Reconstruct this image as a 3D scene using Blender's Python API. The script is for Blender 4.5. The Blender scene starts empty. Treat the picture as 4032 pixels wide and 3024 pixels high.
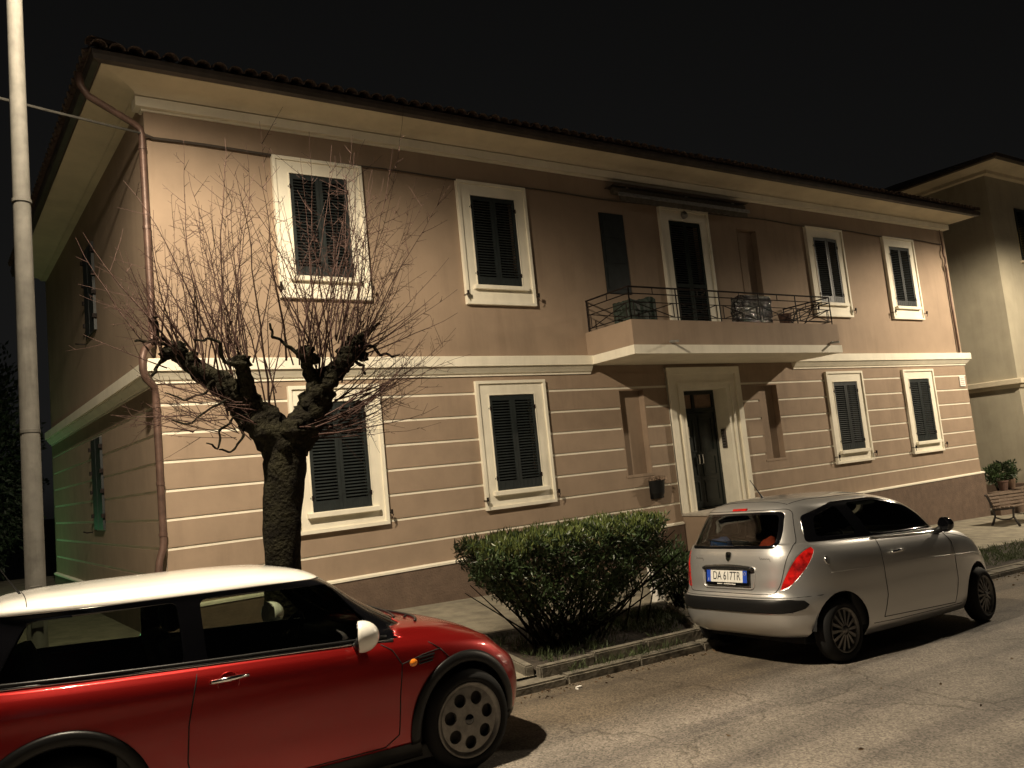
import bpy, bmesh, math, random
import numpy as np
from mathutils import Vector, Matrix
from mathutils.bvhtree import BVHTree
from mathutils.geometry import delaunay_2d_cdt

R = math.radians
scene = bpy.context.scene
COL = scene.collection
rng = random.Random(7)

# ------------------------------------------------------------------ camera
cam_d = bpy.data.cameras.new('camera')
cam = bpy.data.objects.new('camera', cam_d)
COL.objects.link(cam)
yaw, pit, rol = R(33.82), R(5.932), R(-5.688)
fw = Vector((math.sin(yaw) * math.cos(pit), math.cos(yaw) * math.cos(pit), math.sin(pit)))
rt = fw.cross(Vector((0, 0, 1))).normalized()
up = rt.cross(fw)
r2 = rt * math.cos(rol) + up * math.sin(rol)
u2 = -rt * math.sin(rol) + up * math.cos(rol)
m = Matrix((r2, u2, -fw)).transposed().to_4x4()
m.translation = Vector((-1.963, -11.260, 1.356))
cam.matrix_world = m
cam_d.sensor_width = 36.0
cam_d.lens = 3158.7 / 4032 * 36.0
cam_d.clip_start = 0.05
cam_d.clip_end = 2000
scene.camera = cam

# ------------------------------------------------------------------ night sky
world = bpy.data.worlds.new('World')
scene.world = world
world.use_nodes = True
wn = world.node_tree
bg = wn.nodes['Background']
sky = wn.nodes.new('ShaderNodeTexSky')
sky.sky_type = 'NISHITA'
sky.sun_disc = False
sky.sun_elevation = R(12)
sky.sun_rotation = R(200)
hsv = wn.nodes.new('ShaderNodeHueSaturation')
hsv.inputs['Saturation'].default_value = 0.0
wn.links.new(sky.outputs[0], hsv.inputs['Color'])
tint = wn.nodes.new('ShaderNodeMixRGB')
tint.blend_type = 'MULTIPLY'; tint.inputs[0].default_value = 1.0
tint.inputs[2].default_value = (1.0, 0.98, 0.95, 1)
wn.links.new(hsv.outputs[0], tint.inputs[1])
wn.links.new(tint.outputs[0], bg.inputs['Color'])
bg.inputs['Strength'].default_value = 0.0014

scene.view_settings.view_transform = 'Standard'
scene.view_settings.look = 'None'
scene.view_settings.gamma = 1.0
scene.view_settings.exposure = 0.0
LAMP_W = 4400.0         # each street lamp
LED_GLOW = 750.0
LAMP_COL = (1.0, 0.84, 0.62)

# ------------------------------------------------------------------ helpers
def link(o, parent=None):
    COL.objects.link(o)
    if parent is not None:
        o.parent = parent
    return o

def tag(o, label=None, cat=None, group=None, kind=None):
    if label: o['label'] = label
    if cat: o['category'] = cat
    if group: o['group'] = group
    if kind: o['kind'] = kind
    return o

def empty(name, loc=(0, 0, 0), rot=(0, 0, 0), parent=None):
    o = bpy.data.objects.new(name, None)
    o.empty_display_size = 0.2
    o.location = loc
    o.rotation_euler = rot
    return link(o, parent)

def mesh_obj(name, verts, faces, mat, parent=None, loc=(0, 0, 0), smooth=False, rot=None):
    me = bpy.data.meshes.new(name)
    me.from_pydata([tuple(v) for v in verts], [], faces)
    me.validate(clean_customdata=False)
    if smooth:
        me.polygons.foreach_set('use_smooth', [True] * len(me.polygons))
    if mat: me.materials.append(mat)
    o = bpy.data.objects.new(name, me)
    o.location = loc
    if rot: o.rotation_euler = rot
    return link(o, parent)

def from_bm(name, bm, mat, parent=None, loc=(0, 0, 0), smooth=False):
    me = bpy.data.meshes.new(name)
    bm.to_mesh(me)
    if smooth:
        me.polygons.foreach_set('use_smooth', [True] * len(me.polygons))
    if mat: me.materials.append(mat)
    o = bpy.data.objects.new(name, me)
    o.location = loc
    return link(o, parent)

def inst(o, loc, parent, rot=None, name=None):
    c = bpy.data.objects.new(name or o.name.split('.')[0], o.data)
    c.location = loc
    if rot: c.rotation_euler = rot
    return link(c, parent)

class MB:
    def __init__(s):
        s.v = []; s.f = []
    def add(s, v, f):
        n = len(s.v)
        s.v += [tuple(p) for p in v]
        s.f += [tuple(i + n for i in q) for q in f]
        return s
    def box(s, x0, x1, y0, y1, z0, z1, M=None):
        v = [Vector(p) for p in ((x0, y0, z0), (x1, y0, z0), (x1, y1, z0), (x0, y1, z0),
                                 (x0, y0, z1), (x1, y0, z1), (x1, y1, z1), (x0, y1, z1))]
        if M is not None: v = [M @ p for p in v]
        return s.add(v, [(0, 3, 2, 1), (4, 5, 6, 7), (0, 1, 5, 4), (1, 2, 6, 5), (2, 3, 7, 6), (3, 0, 4, 7)])
    def cbox(s, x0, x1, y0, y1, z0, z1, c=0.01, M=None):
        # chamfered box: three nested octagon-like rings
        bm = bmesh.new()
        bmesh.ops.create_cube(bm, size=1)
        for v in bm.verts:
            v.co = Vector(((x0 + x1) / 2 + v.co.x * (x1 - x0), (y0 + y1) / 2 + v.co.y * (y1 - y0), (z0 + z1) / 2 + v.co.z * (z1 - z0)))
        bmesh.ops.bevel(bm, geom=list(bm.edges), offset=c, segments=2, profile=0.6, affect='EDGES')
        bm.verts.index_update()
        vs = [v.co.copy() for v in bm.verts]
        if M is not None: vs = [M @ p for p in vs]
        s.add(vs, [[v.index for v in f.verts] for f in bm.faces])
        bm.free()
        return s
    def tube(s, pts, r, n=6, cap=True, closed=False):
        pts = [Vector(p) for p in pts]
        m_ = len(pts)
        rs = r if isinstance(r, (list, tuple)) else [r] * m_
        t0 = (pts[1] - pts[0]).normalized()
        a = Vector((0, 0, 1)) if abs(t0.z) < 0.9 else Vector((1, 0, 0))
        nx = t0.cross(a).normalized()
        vs = []
        for i in range(m_):
            if closed:
                t = (pts[(i + 1) % m_] - pts[i - 1]).normalized()
            elif i == 0: t = t0
            elif i == m_ - 1: t = (pts[i] - pts[i - 1]).normalized()
            else: t = (pts[i + 1] - pts[i - 1]).normalized()
            nx = (nx - t * nx.dot(t))
            if nx.length < 1e-6: nx = t.orthogonal()
            nx.normalize()
            ny = t.cross(nx)
            for k in range(n):
                an = 2 * math.pi * k / n
                vs.append(pts[i] + (nx * math.cos(an) + ny * math.sin(an)) * rs[i])
        fs = []
        lim = m_ if closed else m_ - 1
        for i in range(lim):
            j = (i + 1) % m_
            for k in range(n):
                l = (k + 1) % n
                fs.append((i * n + k, i * n + l, j * n + l, j * n + k))
        if cap and not closed:
            fs.append(tuple(range(n - 1, -1, -1)))
            fs.append(tuple((m_ - 1) * n + k for k in range(n)))
        return s.add(vs, fs)
    def lathe(s, prof, n=24, M=None, closed=False):
        # profile of (r, h) turned about local Z
        vs = []
        for r_, h in prof:
            for k in range(n):
                an = 2 * math.pi * k / n
                p = Vector((r_ * math.cos(an), r_ * math.sin(an), h))
                vs.append(M @ p if M is not None else p)
        fs = []
        L = len(prof)
        for i in range(L if closed else L - 1):
            j = (i + 1) % L
            for k in range(n):
                l = (k + 1) % n
                fs.append((i * n + k, i * n + l, j * n + l, j * n + k))
        return s.add(vs, fs)
    def prism(s, poly, d0, d1, f):
        # poly of (a,b) extruded between d0 and d1; f(a,b,d)->xyz
        n = len(poly)
        v = [f(a, b, d0) for a, b in poly] + [f(a, b, d1) for a, b in poly]
        fs = [tuple(range(n - 1, -1, -1)), tuple(range(n, 2 * n))]
        for i in range(n):
            j = (i + 1) % n
            fs.append((i, j, n + j, n + i))
        return s.add(v, fs)
    def build(s, name, mat, parent=None, loc=(0, 0, 0), smooth=False, rot=None):
        return mesh_obj(name, s.v, s.f, mat, parent, loc, smooth, rot)

def fix_normals(o):
    bm = bmesh.new(); bm.from_mesh(o.data)
    bmesh.ops.recalc_face_normals(bm, faces=bm.faces)
    bm.to_mesh(o.data); bm.free()
    return o

def sweep(path, prof, closed_prof=True):
    # profile (out, z) swept along a plan path; outward is the right-hand side
    P = [Vector((p[0], p[1])) for p in path]
    n = len(P)
    segn = []
    for i in range(n - 1):
        d = (P[i + 1] - P[i]).normalized()
        segn.append(Vector((d.y, -d.x)))
    mb = MB(); k = len(prof)
    for i in range(n):
        if i == 0: nn = segn[0]
        elif i == n - 1: nn = segn[-1]
        else:
            nn = (segn[i - 1] + segn[i]).normalized()
            nn = nn / max(0.2, nn.dot(segn[i]))
        for o_, z in prof:
            q = P[i] + nn * o_
            mb.v.append((q.x, q.y, z))
    for i in range(n - 1):
        for j in range(k if closed_prof else k - 1):
            l = (j + 1) % k
            mb.f.append((i * k + j, i * k + l, (i + 1) * k + l, (i + 1) * k + j))
    if closed_prof:
        mb.f.append(tuple(range(k - 1, -1, -1)))
        mb.f.append(tuple((n - 1) * k + j for j in range(k)))
    return mb

def slab(xc, zc, keep, o0, o1, fmap):
    # grid cells of a wall plane kept or left open, given a thickness from out=o0 to out=o1
    mb = MB(); ids = {}
    def vid(i, j, s):
        key = (i, j, s)
        if key not in ids:
            ids[key] = len(mb.v)
            mb.v.append(tuple(fmap(xc[i], zc[j], o1 if s else o0)))
        return ids[key]
    nx, nz = len(xc) - 1, len(zc) - 1
    K = [[keep((xc[i] + xc[i + 1]) / 2, (zc[j] + zc[j + 1]) / 2) for j in range(nz)] for i in range(nx)]
    g = lambda i, j: 0 <= i < nx and 0 <= j < nz and K[i][j]
    for i in range(nx):
        for j in range(nz):
            if not K[i][j]: continue
            mb.f.append((vid(i, j, 1), vid(i + 1, j, 1), vid(i + 1, j + 1, 1), vid(i, j + 1, 1)))
            if not g(i - 1, j): mb.f.append((vid(i, j, 0), vid(i, j, 1), vid(i, j + 1, 1), vid(i, j + 1, 0)))
            if not g(i + 1, j): mb.f.append((vid(i + 1, j, 1), vid(i + 1, j, 0), vid(i + 1, j + 1, 0), vid(i + 1, j + 1, 1)))
            if not g(i, j - 1): mb.f.append((vid(i, j, 0), vid(i + 1, j, 0), vid(i + 1, j, 1), vid(i, j, 1)))
            if not g(i, j + 1): mb.f.append((vid(i, j + 1, 1), vid(i + 1, j + 1, 1), vid(i + 1, j + 1, 0), vid(i, j + 1, 0)))
    return mb

def cuts(*vals):
    s = sorted(set(round(v, 4) for v in vals))
    return s

def smooth_interp(x, pts):
    if x <= pts[0][0]: return pts[0][1]
    if x >= pts[-1][0]: return pts[-1][1]
    for i in range(len(pts) - 1):
        if pts[i][0] <= x <= pts[i + 1][0]:
            x0, y0 = pts[i]; x1, y1 = pts[i + 1]
            h = x1 - x0
            def sl(a):
                if a <= 0 or a >= len(pts) - 1:
                    b = max(0, min(len(pts) - 2, a if a <= 0 else a - 1))
                    return (pts[b + 1][1] - pts[b][1]) / (pts[b + 1][0] - pts[b][0])
                return (pts[a + 1][1] - pts[a - 1][1]) / (pts[a + 1][0] - pts[a - 1][0])
            t = (x - x0) / h
            return ((2 * t**3 - 3 * t**2 + 1) * y0 + (t**3 - 2 * t**2 + t) * h * sl(i)
                    + (-2 * t**3 + 3 * t**2) * y1 + (t**3 - t**2) * h * sl(i + 1))

# ------------------------------------------------------------------ materials
def mat(name, col, rough=0.6, metal=0.0, coat=0.0, var=None, bump=None, spec=0.5, trans=0.0, emit=None, col2=None):
    """var = (scale, amount[, detail]); bump = (scale, strength[, distance])"""
    m_ = bpy.data.materials.new(name)
    m_.use_nodes = True
    nt = m_.node_tree
    b = nt.nodes['Principled BSDF']
    b.inputs['Base Color'].default_value = (*col, 1)
    b.inputs['Roughness'].default_value = rough
    b.inputs['Metallic'].default_value = metal
    b.inputs['Coat Weight'].default_value = coat
    b.inputs['Coat Roughness'].default_value = 0.06
    b.inputs['Specular IOR Level'].default_value = spec
    b.inputs['Transmission Weight'].default_value = trans
    if emit:
        b.inputs['Emission Color'].default_value = (*emit[:3], 1)
        b.inputs['Emission Strength'].default_value = emit[3]
    tc = nt.nodes.new('ShaderNodeTexCoord')
    if var:
        nz = nt.nodes.new('ShaderNodeTexNoise')
        nz.inputs['Scale'].default_value = var[0]
        nz.inputs['Detail'].default_value = var[2] if len(var) > 2 else 6
        nz.inputs['Roughness'].default_value = 0.62
        nt.links.new(tc.outputs['Object'], nz.inputs['Vector'])
        rp = nt.nodes.new('ShaderNodeValToRGB')
        a = var[1]
        c2 = col2 or tuple(min(1, c * (1 + a)) for c in col)
        c1 = tuple(c * (1 - a) for c in col)
        rp.color_ramp.elements[0].position = 0.32
        rp.color_ramp.elements[0].color = (*c1, 1)
        rp.color_ramp.elements[1].position = 0.68
        rp.color_ramp.elements[1].color = (*c2, 1)
        nt.links.new(nz.outputs[0], rp.inputs[0])
        nt.links.new(rp.outputs[0], b.inputs['Base Color'])
    if bump:
        nb = nt.nodes.new('ShaderNodeTexNoise')
        nb.inputs['Scale'].default_value = bump[0]
        nb.inputs['Detail'].default_value = 5
        nt.links.new(tc.outputs['Object'], nb.inputs['Vector'])
        bp = nt.nodes.new('ShaderNodeBump')
        bp.inputs['Strength'].default_value = bump[1]
        bp.inputs['Distance'].default_value = bump[2] if len(bump) > 2 else 0.01
        nt.links.new(nb.outputs[0], bp.inputs['Height'])
        nt.links.new(bp.outputs[0], b.inputs['Normal'])
    return m_

def glass_mat(name, tint, refl=1.0, rough=0.02):
    m_ = bpy.data.materials.new(name)
    m_.use_nodes = True
    nt = m_.node_tree
    nt.nodes.clear()
    out = nt.nodes.new('ShaderNodeOutputMaterial')
    tr = nt.nodes.new('ShaderNodeBsdfTransparent'); tr.inputs[0].default_value = (*tint, 1)
    gl = nt.nodes.new('ShaderNodeBsdfGlossy'); gl.inputs['Roughness'].default_value = rough
    gl.inputs['Color'].default_value = (refl, refl, refl, 1)
    fr = nt.nodes.new('ShaderNodeFresnel'); fr.inputs[0].default_value = 1.5
    mx = nt.nodes.new('ShaderNodeMixShader')
    nt.links.new(fr.outputs[0], mx.inputs[0])
    nt.links.new(tr.outputs[0], mx.inputs[1])
    nt.links.new(gl.outputs[0], mx.inputs[2])
    nt.links.new(mx.outputs[0], out.inputs[0])
    return m_

WALL = (0.305, 0.224, 0.158)
CREAM = (0.80, 0.75, 0.62)
M = {}
M['wall'] = mat('wall_plaster', WALL, 0.85, var=(1.3, 0.10, 8), bump=(60, 0.25, 0.004))
M['course'] = mat('course_plaster', WALL, 0.85, var=(2.1, 0.10, 8), bump=(70, 0.22, 0.004))
M['plinth'] = mat('plinth_stucco', (0.135, 0.092, 0.066), 0.9, var=(6, 0.16), bump=(38, 0.9, 0.012))
M['cream'] = mat('cream_paint', CREAM, 0.7, var=(2.4, 0.07, 8), bump=(80, 0.12, 0.003))
M['soffit'] = mat('soffit_paint', (0.66, 0.58, 0.43), 0.8, var=(1.2, 0.10, 6))
M['gutter'] = mat('gutter_sheet', (0.06, 0.048, 0.04), 0.5, var=(5, 0.3), spec=0.4)
M['tile'] = mat('clay_tile', (0.10, 0.07, 0.055), 0.85, var=(9, 0.45), bump=(30, 0.5, 0.01))
M['shutter'] = mat('shutter_paint', (0.016, 0.0205, 0.0205), 0.5, var=(7, 0.3), bump=(40, 0.15, 0.003))
M['darkwood'] = mat('door_paint', (0.012, 0.016, 0.014), 0.35, var=(6, 0.3), bump=(30, 0.2, 0.003))
M['door_shutter'] = mat('door_shutter_paint', (0.015, 0.021, 0.018), 0.7, var=(7, 0.3), spec=0.08)
M['iron'] = mat('iron_paint', (0.013, 0.009, 0.008), 0.6, spec=0.12, var=(30, 0.4))
M['copper'] = mat('downpipe_copper', (0.115, 0.068, 0.052), 0.5, 0.3, var=(6, 0.35, 6), bump=(25, 0.2, 0.004))
M['black_pane'] = mat('dark_pane', (0.01, 0.01, 0.012), 0.08)
M['lit_look_pane'] = mat('lit_look_pane', (0.23, 0.15, 0.10), 0.3, var=(9, 0.15))  # brown tone stands in for light and reflection on the transom glass
M['stone'] = mat('step_stone', (0.42, 0.38, 0.32), 0.8, var=(7, 0.2), bump=(40, 0.35, 0.006))
M['white_plastic'] = mat('white_plastic', (0.75, 0.73, 0.68), 0.5)
M['grey_metal'] = mat('grey_metal', (0.30, 0.29, 0.27), 0.45, 0.6, var=(14, 0.25))
M['chrome'] = mat('chrome', (0.75, 0.74, 0.72), 0.12, 1.0)
M['steel'] = mat('brushed_steel', (0.55, 0.54, 0.52), 0.3, 1.0)
M['rubber'] = mat('rubber', (0.012, 0.012, 0.012), 0.75, spec=0.2, bump=(60, 0.25, 0.003))
M['black_trim'] = mat('black_trim', (0.010, 0.010, 0.010), 0.40, spec=0.25, bump=(160, 0.18, 0.002))
M['gloss_black'] = mat('gloss_black', (0.004, 0.004, 0.005), 0.1, coat=0.6)
M['seam'] = mat('panel_gap', (0.003, 0.003, 0.003), 0.8)
M['fabric'] = mat('seat_fabric', (0.03, 0.03, 0.032), 0.9, var=(40, 0.3))
M['interior'] = mat('interior_plastic', (0.022, 0.022, 0.022), 0.7)
M['interior_grey'] = mat('interior_grey', (0.10, 0.10, 0.095), 0.75)
M['red_lens'] = mat('red_lens', (0.55, 0.012, 0.01), 0.08, coat=0.8, var=(14, 0.6, 2), bump=(45, 0.5, 0.006))
M['orange_lens'] = mat('orange_lens', (0.75, 0.22, 0.02), 0.15, coat=0.6)
M['clear_lens'] = mat('clear_lens', (0.6, 0.6, 0.58), 0.08, coat=0.8)
M['glass_mini'] = glass_mat('car_glass_green', (0.50, 0.54, 0.47))
M['glass_yps'] = glass_mat('car_glass_dark', (0.34, 0.36, 0.33))
def wet(m_, sc=220, st=0.06):
    nt = m_.node_tree; b = nt.nodes['Principled BSDF']
    tc = nt.nodes.new('ShaderNodeTexCoord')
    v = nt.nodes.new('ShaderNodeTexVoronoi'); v.inputs['Scale'].default_value = sc
    nt.links.new(tc.outputs['Object'], v.inputs['Vector'])
    rp = nt.nodes.new('ShaderNodeValToRGB')
    rp.color_ramp.elements[0].position = 0.12; rp.color_ramp.elements[0].color = (1, 1, 1, 1)
    rp.color_ramp.elements[1].position = 0.34; rp.color_ramp.elements[1].color = (0, 0, 0, 1)
    nt.links.new(v.outputs['Distance'], rp.inputs[0])
    bp = nt.nodes.new('ShaderNodeBump'); bp.inputs['Strength'].default_value = st; bp.inputs['Distance'].default_value = 0.003
    nt.links.new(rp.outputs[0], bp.inputs['Height'])
    nt.links.new(bp.outputs[0], b.inputs['Normal'])
    nt.links.new(bp.outputs[0], b.inputs['Coat Normal'])
M['red_paint'] = mat('red_paint', (0.30, 0.005, 0.004), 0.42, 0.68, coat=1.0)
M['white_paint'] = mat('white_paint', (0.80, 0.78, 0.72), 0.3, 0.0, coat=1.0)
M['silver_paint'] = mat('silver_paint', (0.66, 0.65, 0.63), 0.35, 0.78, coat=1.0)
for k_ in ('red_paint', 'white_paint', 'silver_paint'): wet(M[k_])
M['bark'] = mat('bark', (0.013, 0.011, 0.009), 0.95, var=(9, 0.5), bump=(30, 1.0, 0.04), col2=(0.020, 0.0185, 0.011), spec=0.06)
M['twig'] = mat('twig_bark', (0.050, 0.029, 0.024), 0.8, var=(5, 0.35), spec=0.12)
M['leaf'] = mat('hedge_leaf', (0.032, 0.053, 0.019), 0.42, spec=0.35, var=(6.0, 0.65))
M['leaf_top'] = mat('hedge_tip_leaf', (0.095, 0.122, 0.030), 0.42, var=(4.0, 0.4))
M['leaf_dark'] = mat('dark_leaf', (0.018, 0.032, 0.014), 0.6, var=(2.0, 0.4))
M['grass'] = mat('grass_blade', (0.05, 0.07, 0.022), 0.7, var=(5, 0.4))
M['soil'] = mat('soil', (0.035, 0.027, 0.019), 0.95, var=(10, 0.5), bump=(25, 1.0, 0.03))
M['bench_wood'] = mat('bench_wood', (0.12, 0.085, 0.06), 0.6, var=(12, 0.35))
M['cast_iron'] = mat('cast_iron', (0.03, 0.026, 0.024), 0.55)
M['terracotta'] = mat('terracotta', (0.10, 0.055, 0.04), 0.85, var=(10, 0.3))
M['lamp_post'] = mat('lamp_post_paint', (0.072, 0.068, 0.059), 0.75, 0.0, spec=0.15, var=(9, 0.22, 8), bump=(50, 0.2, 0.003))
M['neigh'] = mat('neighbour_plaster', (0.40, 0.36, 0.27), 0.85, var=(1.2, 0.10, 8))

def weather(m_, amt=0.16, sx=1.6, sz=0.16):
    nt = m_.node_tree; b = nt.nodes['Principled BSDF']
    src = b.inputs['Base Color'].links[0].from_socket
    tc = nt.nodes.new('ShaderNodeTexCoord'); mp = nt.nodes.new('ShaderNodeMapping')
    mp.inputs['Scale'].default_value = (sx, sx, sz)
    nt.links.new(tc.outputs['Object'], mp.inputs['Vector'])
    nz = nt.nodes.new('ShaderNodeTexNoise'); nz.inputs['Scale'].default_value = 2.2; nz.inputs['Detail'].default_value = 9; nz.inputs['Roughness'].default_value = 0.66
    nt.links.new(mp.outputs[0], nz.inputs['Vector'])
    n2 = nt.nodes.new('ShaderNodeTexNoise'); n2.inputs['Scale'].default_value = 0.45; n2.inputs['Detail'].default_value = 5
    nt.links.new(tc.outputs['Object'], n2.inputs['Vector'])
    ad = nt.nodes.new('ShaderNodeMath'); ad.operation = 'ADD'
    nt.links.new(nz.outputs[0], ad.inputs[0]); nt.links.new(n2.outputs[0], ad.inputs[1])
    rp = nt.nodes.new('ShaderNodeValToRGB')
    rp.color_ramp.elements[0].position = 0.72; rp.color_ramp.elements[0].color = (1 - amt, 1 - amt * 1.05, 1 - amt * 1.1, 1)
    rp.color_ramp.elements[1].position = 1.12 if False else 1.0; rp.color_ramp.elements[1].color = (1, 1, 1, 1)
    nt.links.new(ad.outputs[0], rp.inputs[0])
    mx = nt.nodes.new('ShaderNodeMixRGB'); mx.blend_type = 'MULTIPLY'; mx.inputs[0].default_value = 1
    nt.links.new(src, mx.inputs[1]); nt.links.new(rp.outputs[0], mx.inputs[2])
    nt.links.new(mx.outputs[0], b.inputs['Base Color'])
for k_ in ('wall', 'course', 'plinth', 'neigh'): weather(M[k_])
weather(M['cream'], 0.10, 3.0, 0.4)
weather(M['soffit'], 0.12, 1.2, 1.2)
weather(M['shutter'], 0.25, 5.0, 1.5)
weather(M['lamp_post'], 0.30, 9.0, 0.8)

# ------------------------------------------------------------------ ground levels
def z_walk(x, y): return -0.44 - 0.0353 * x + 0.032 * max(-4.8, min(0, y))
def z_road(x, y): return -0.66 - 0.034 * x + 0.02 * max(-2.0, min(3.0, -y - 6.2))
KERB_Y = -4.70

# ------------------------------------------------------------------ asphalt / pavement materials
def asphalt():
    m_ = bpy.data.materials.new('asphalt'); m_.use_nodes = True
    nt = m_.node_tree; b = nt.nodes['Principled BSDF']
    N = nt.nodes.new; L = nt.links.new
    tc = N('ShaderNodeTexCoord')
    fine = N('ShaderNodeTexVoronoi'); fine.inputs['Scale'].default_value = 75
    L(tc.outputs['Object'], fine.inputs['Vector'])
    rp = N('ShaderNodeValToRGB')
    e = rp.color_ramp.elements
    e[0].position = 0.0; e[0].color = (0.098, 0.091, 0.081, 1)
    e[1].position = 1.0; e[1].color = (0.36, 0.33, 0.295, 1)
    L(fine.outputs['Color'], rp.inputs[0])
    n1 = N('ShaderNodeTexNoise'); n1.inputs['Scale'].default_value = 1.1; n1.inputs['Detail'].default_value = 9; n1.inputs['Roughness'].default_value = 0.68
    L(tc.outputs['Object'], n1.inputs['Vector'])
    r1 = N('ShaderNodeValToRGB'); r1.color_ramp.elements[0].position = 0.3; r1.color_ramp.elements[0].color = (0.60, 0.58, 0.55, 1)
    r1.color_ramp.elements[1].position = 0.72; r1.color_ramp.elements[1].color = (1.18, 1.12, 1.05, 1)
    L(n1.outputs[0], r1.inputs[0])
    mx = N('ShaderNodeMixRGB'); mx.blend_type = 'MULTIPLY'; mx.inputs[0].default_value = 1.0
    L(rp.outputs[0], mx.inputs[1]); L(r1.outputs[0], mx.inputs[2])
    # oily, older parking strip along the kerb, worn edge to the driving lane
    sep = N('ShaderNodeSeparateXYZ'); L(tc.outputs['Object'], sep.inputs[0])
    n2 = N('ShaderNodeTexNoise'); n2.inputs['Scale'].default_value = 0.55; n2.inputs['Detail'].default_value = 7
    L(tc.outputs['Object'], n2.inputs['Vector'])
    ma = N('ShaderNodeMath'); ma.operation = 'MULTIPLY_ADD'; ma.inputs[1].default_value = 1.6; L(n2.outputs[0], ma.inputs[0]); L(sep.outputs['Y'], ma.inputs[2])
    mr = N('ShaderNodeMapRange'); mr.inputs['From Min'].default_value = -5.5; mr.inputs['From Max'].default_value = -4.9
    L(ma.outputs[0], mr.inputs['Value'])
    mx2 = N('ShaderNodeMixRGB'); mx2.blend_type = 'MULTIPLY'
    L(mr.outputs[0], mx2.inputs[0]); L(mx.outputs[0], mx2.inputs[1]); mx2.inputs[2].default_value = (0.60, 0.55, 0.47, 1)
    # darker repair streaks along the lane
    mp = N('ShaderNodeMapping'); mp.inputs['Scale'].default_value = (0.25, 2.2, 1); L(tc.outputs['Object'], mp.inputs['Vector'])
    n3 = N('ShaderNodeTexNoise'); n3.inputs['Scale'].default_value = 1.4; n3.inputs['Detail'].default_value = 6; L(mp.outputs[0], n3.inputs['Vector'])
    r3 = N('ShaderNodeValToRGB'); r3.color_ramp.elements[0].position = 0.34; r3.color_ramp.elements[0].color = (0.68, 0.68, 0.70, 1)
    r3.color_ramp.elements[1].position = 0.52; r3.color_ramp.elements[1].color = (1, 1, 1, 1); L(n3.outputs[0], r3.inputs[0])
    mx3 = N('ShaderNodeMixRGB'); mx3.blend_type = 'MULTIPLY'; mx3.inputs[0].default_value = 1
    L(mx2.outputs[0], mx3.inputs[1]); L(r3.outputs[0], mx3.inputs[2])
    wv = N('ShaderNodeTexNoise'); wv.inputs['Scale'].default_value = 1.7; wv.inputs['Detail'].default_value = 6; L(tc.outputs['Object'], wv.inputs['Vector'])
    va = N('ShaderNodeVectorMath'); va.operation = 'MULTIPLY_ADD'; va.inputs[1].default_value = (.9, .9, 0); L(wv.outputs['Color'], va.inputs[0]); L(tc.outputs['Object'], va.inputs[2])
    cr = N('ShaderNodeTexVoronoi'); cr.feature = 'DISTANCE_TO_EDGE'; cr.inputs['Scale'].default_value = .42; L(va.outputs[0], cr.inputs['Vector'])
    r4 = N('ShaderNodeValToRGB'); r4.color_ramp.elements[0].position = 0.0; r4.color_ramp.elements[0].color = (.45, .43, .40, 1)
    r4.color_ramp.elements[1].position = 0.008; r4.color_ramp.elements[1].color = (1, 1, 1, 1); L(cr.outputs['Distance'], r4.inputs[0])
    mx4 = N('ShaderNodeMixRGB'); mx4.blend_type = 'MULTIPLY'; mx4.inputs[0].default_value = .75
    L(mx3.outputs[0], mx4.inputs[1]); L(r4.outputs[0], mx4.inputs[2])
    L(mx4.outputs[0], b.inputs['Base Color'])
    b.inputs['Roughness'].default_value = 0.72
    b.inputs['Specular IOR Level'].default_value = 0.35
    bp = N('ShaderNodeBump'); bp.inputs['Strength'].default_value = 0.7; bp.inputs['Distance'].default_value = 0.008
    n4 = N('ShaderNodeTexNoise'); n4.inputs['Scale'].default_value = 90; n4.inputs['Detail'].default_value = 4; L(tc.outputs['Object'], n4.inputs['Vector'])
    L(n4.outputs[0], bp.inputs['Height']); L(bp.outputs[0], b.inputs['Normal'])
    return m_
M['asphalt'] = asphalt()
M['walk'] = mat('pavement_concrete', (0.20, 0.18, 0.135), 0.9, var=(3.5, 0.35, 9), bump=(45, 0.6, 0.008))
M['kerb'] = mat('kerb_stone', (0.135, 0.12, 0.092), 0.9, var=(8, 0.5, 8), bump=(25, 0.8, 0.012))
M['far_ground'] = mat('far_ground', (0.04, 0.045, 0.03), 0.95, var=(0.4, 0.4))

def sheet(name, xs, ys, zf, m_, kind='structure', hole=None):
    v = []; f = []
    for y in ys:
        for x in xs: v.append((x, y, zf(x, y)))
    n = len(xs)
    for j in range(len(ys) - 1):
        for i in range(n - 1):
            if hole and hole((xs[i] + xs[i + 1]) / 2, (ys[j] + ys[j + 1]) / 2): continue
            f.append((j * n + i, j * n + i + 1, (j + 1) * n + i + 1, (j + 1) * n + i))
    return tag(mesh_obj(name, v, f, m_), kind=kind)

lin = lambda a, b, n: [a + (b - a) * i / n for i in range(n + 1)]
sheet('ground', lin(-400, 600, 10), lin(-400, 600, 10), lambda x, y: -0.95 - 0.0345 * max(-60, min(90, x)), M['far_ground'])
sheet('road', lin(-60, 90, 60), [-30, -20, -14, -9.2, -8, -7, -6.2, -5.4, -4.66], z_road, M['asphalt'])
sheet('pavement', lin(-60, 90, 100), [KERB_Y + 0.2, -4, -3, -2, -1, 0.02, 0.3, 3, 9, 16], z_walk, M['walk'])

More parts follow.
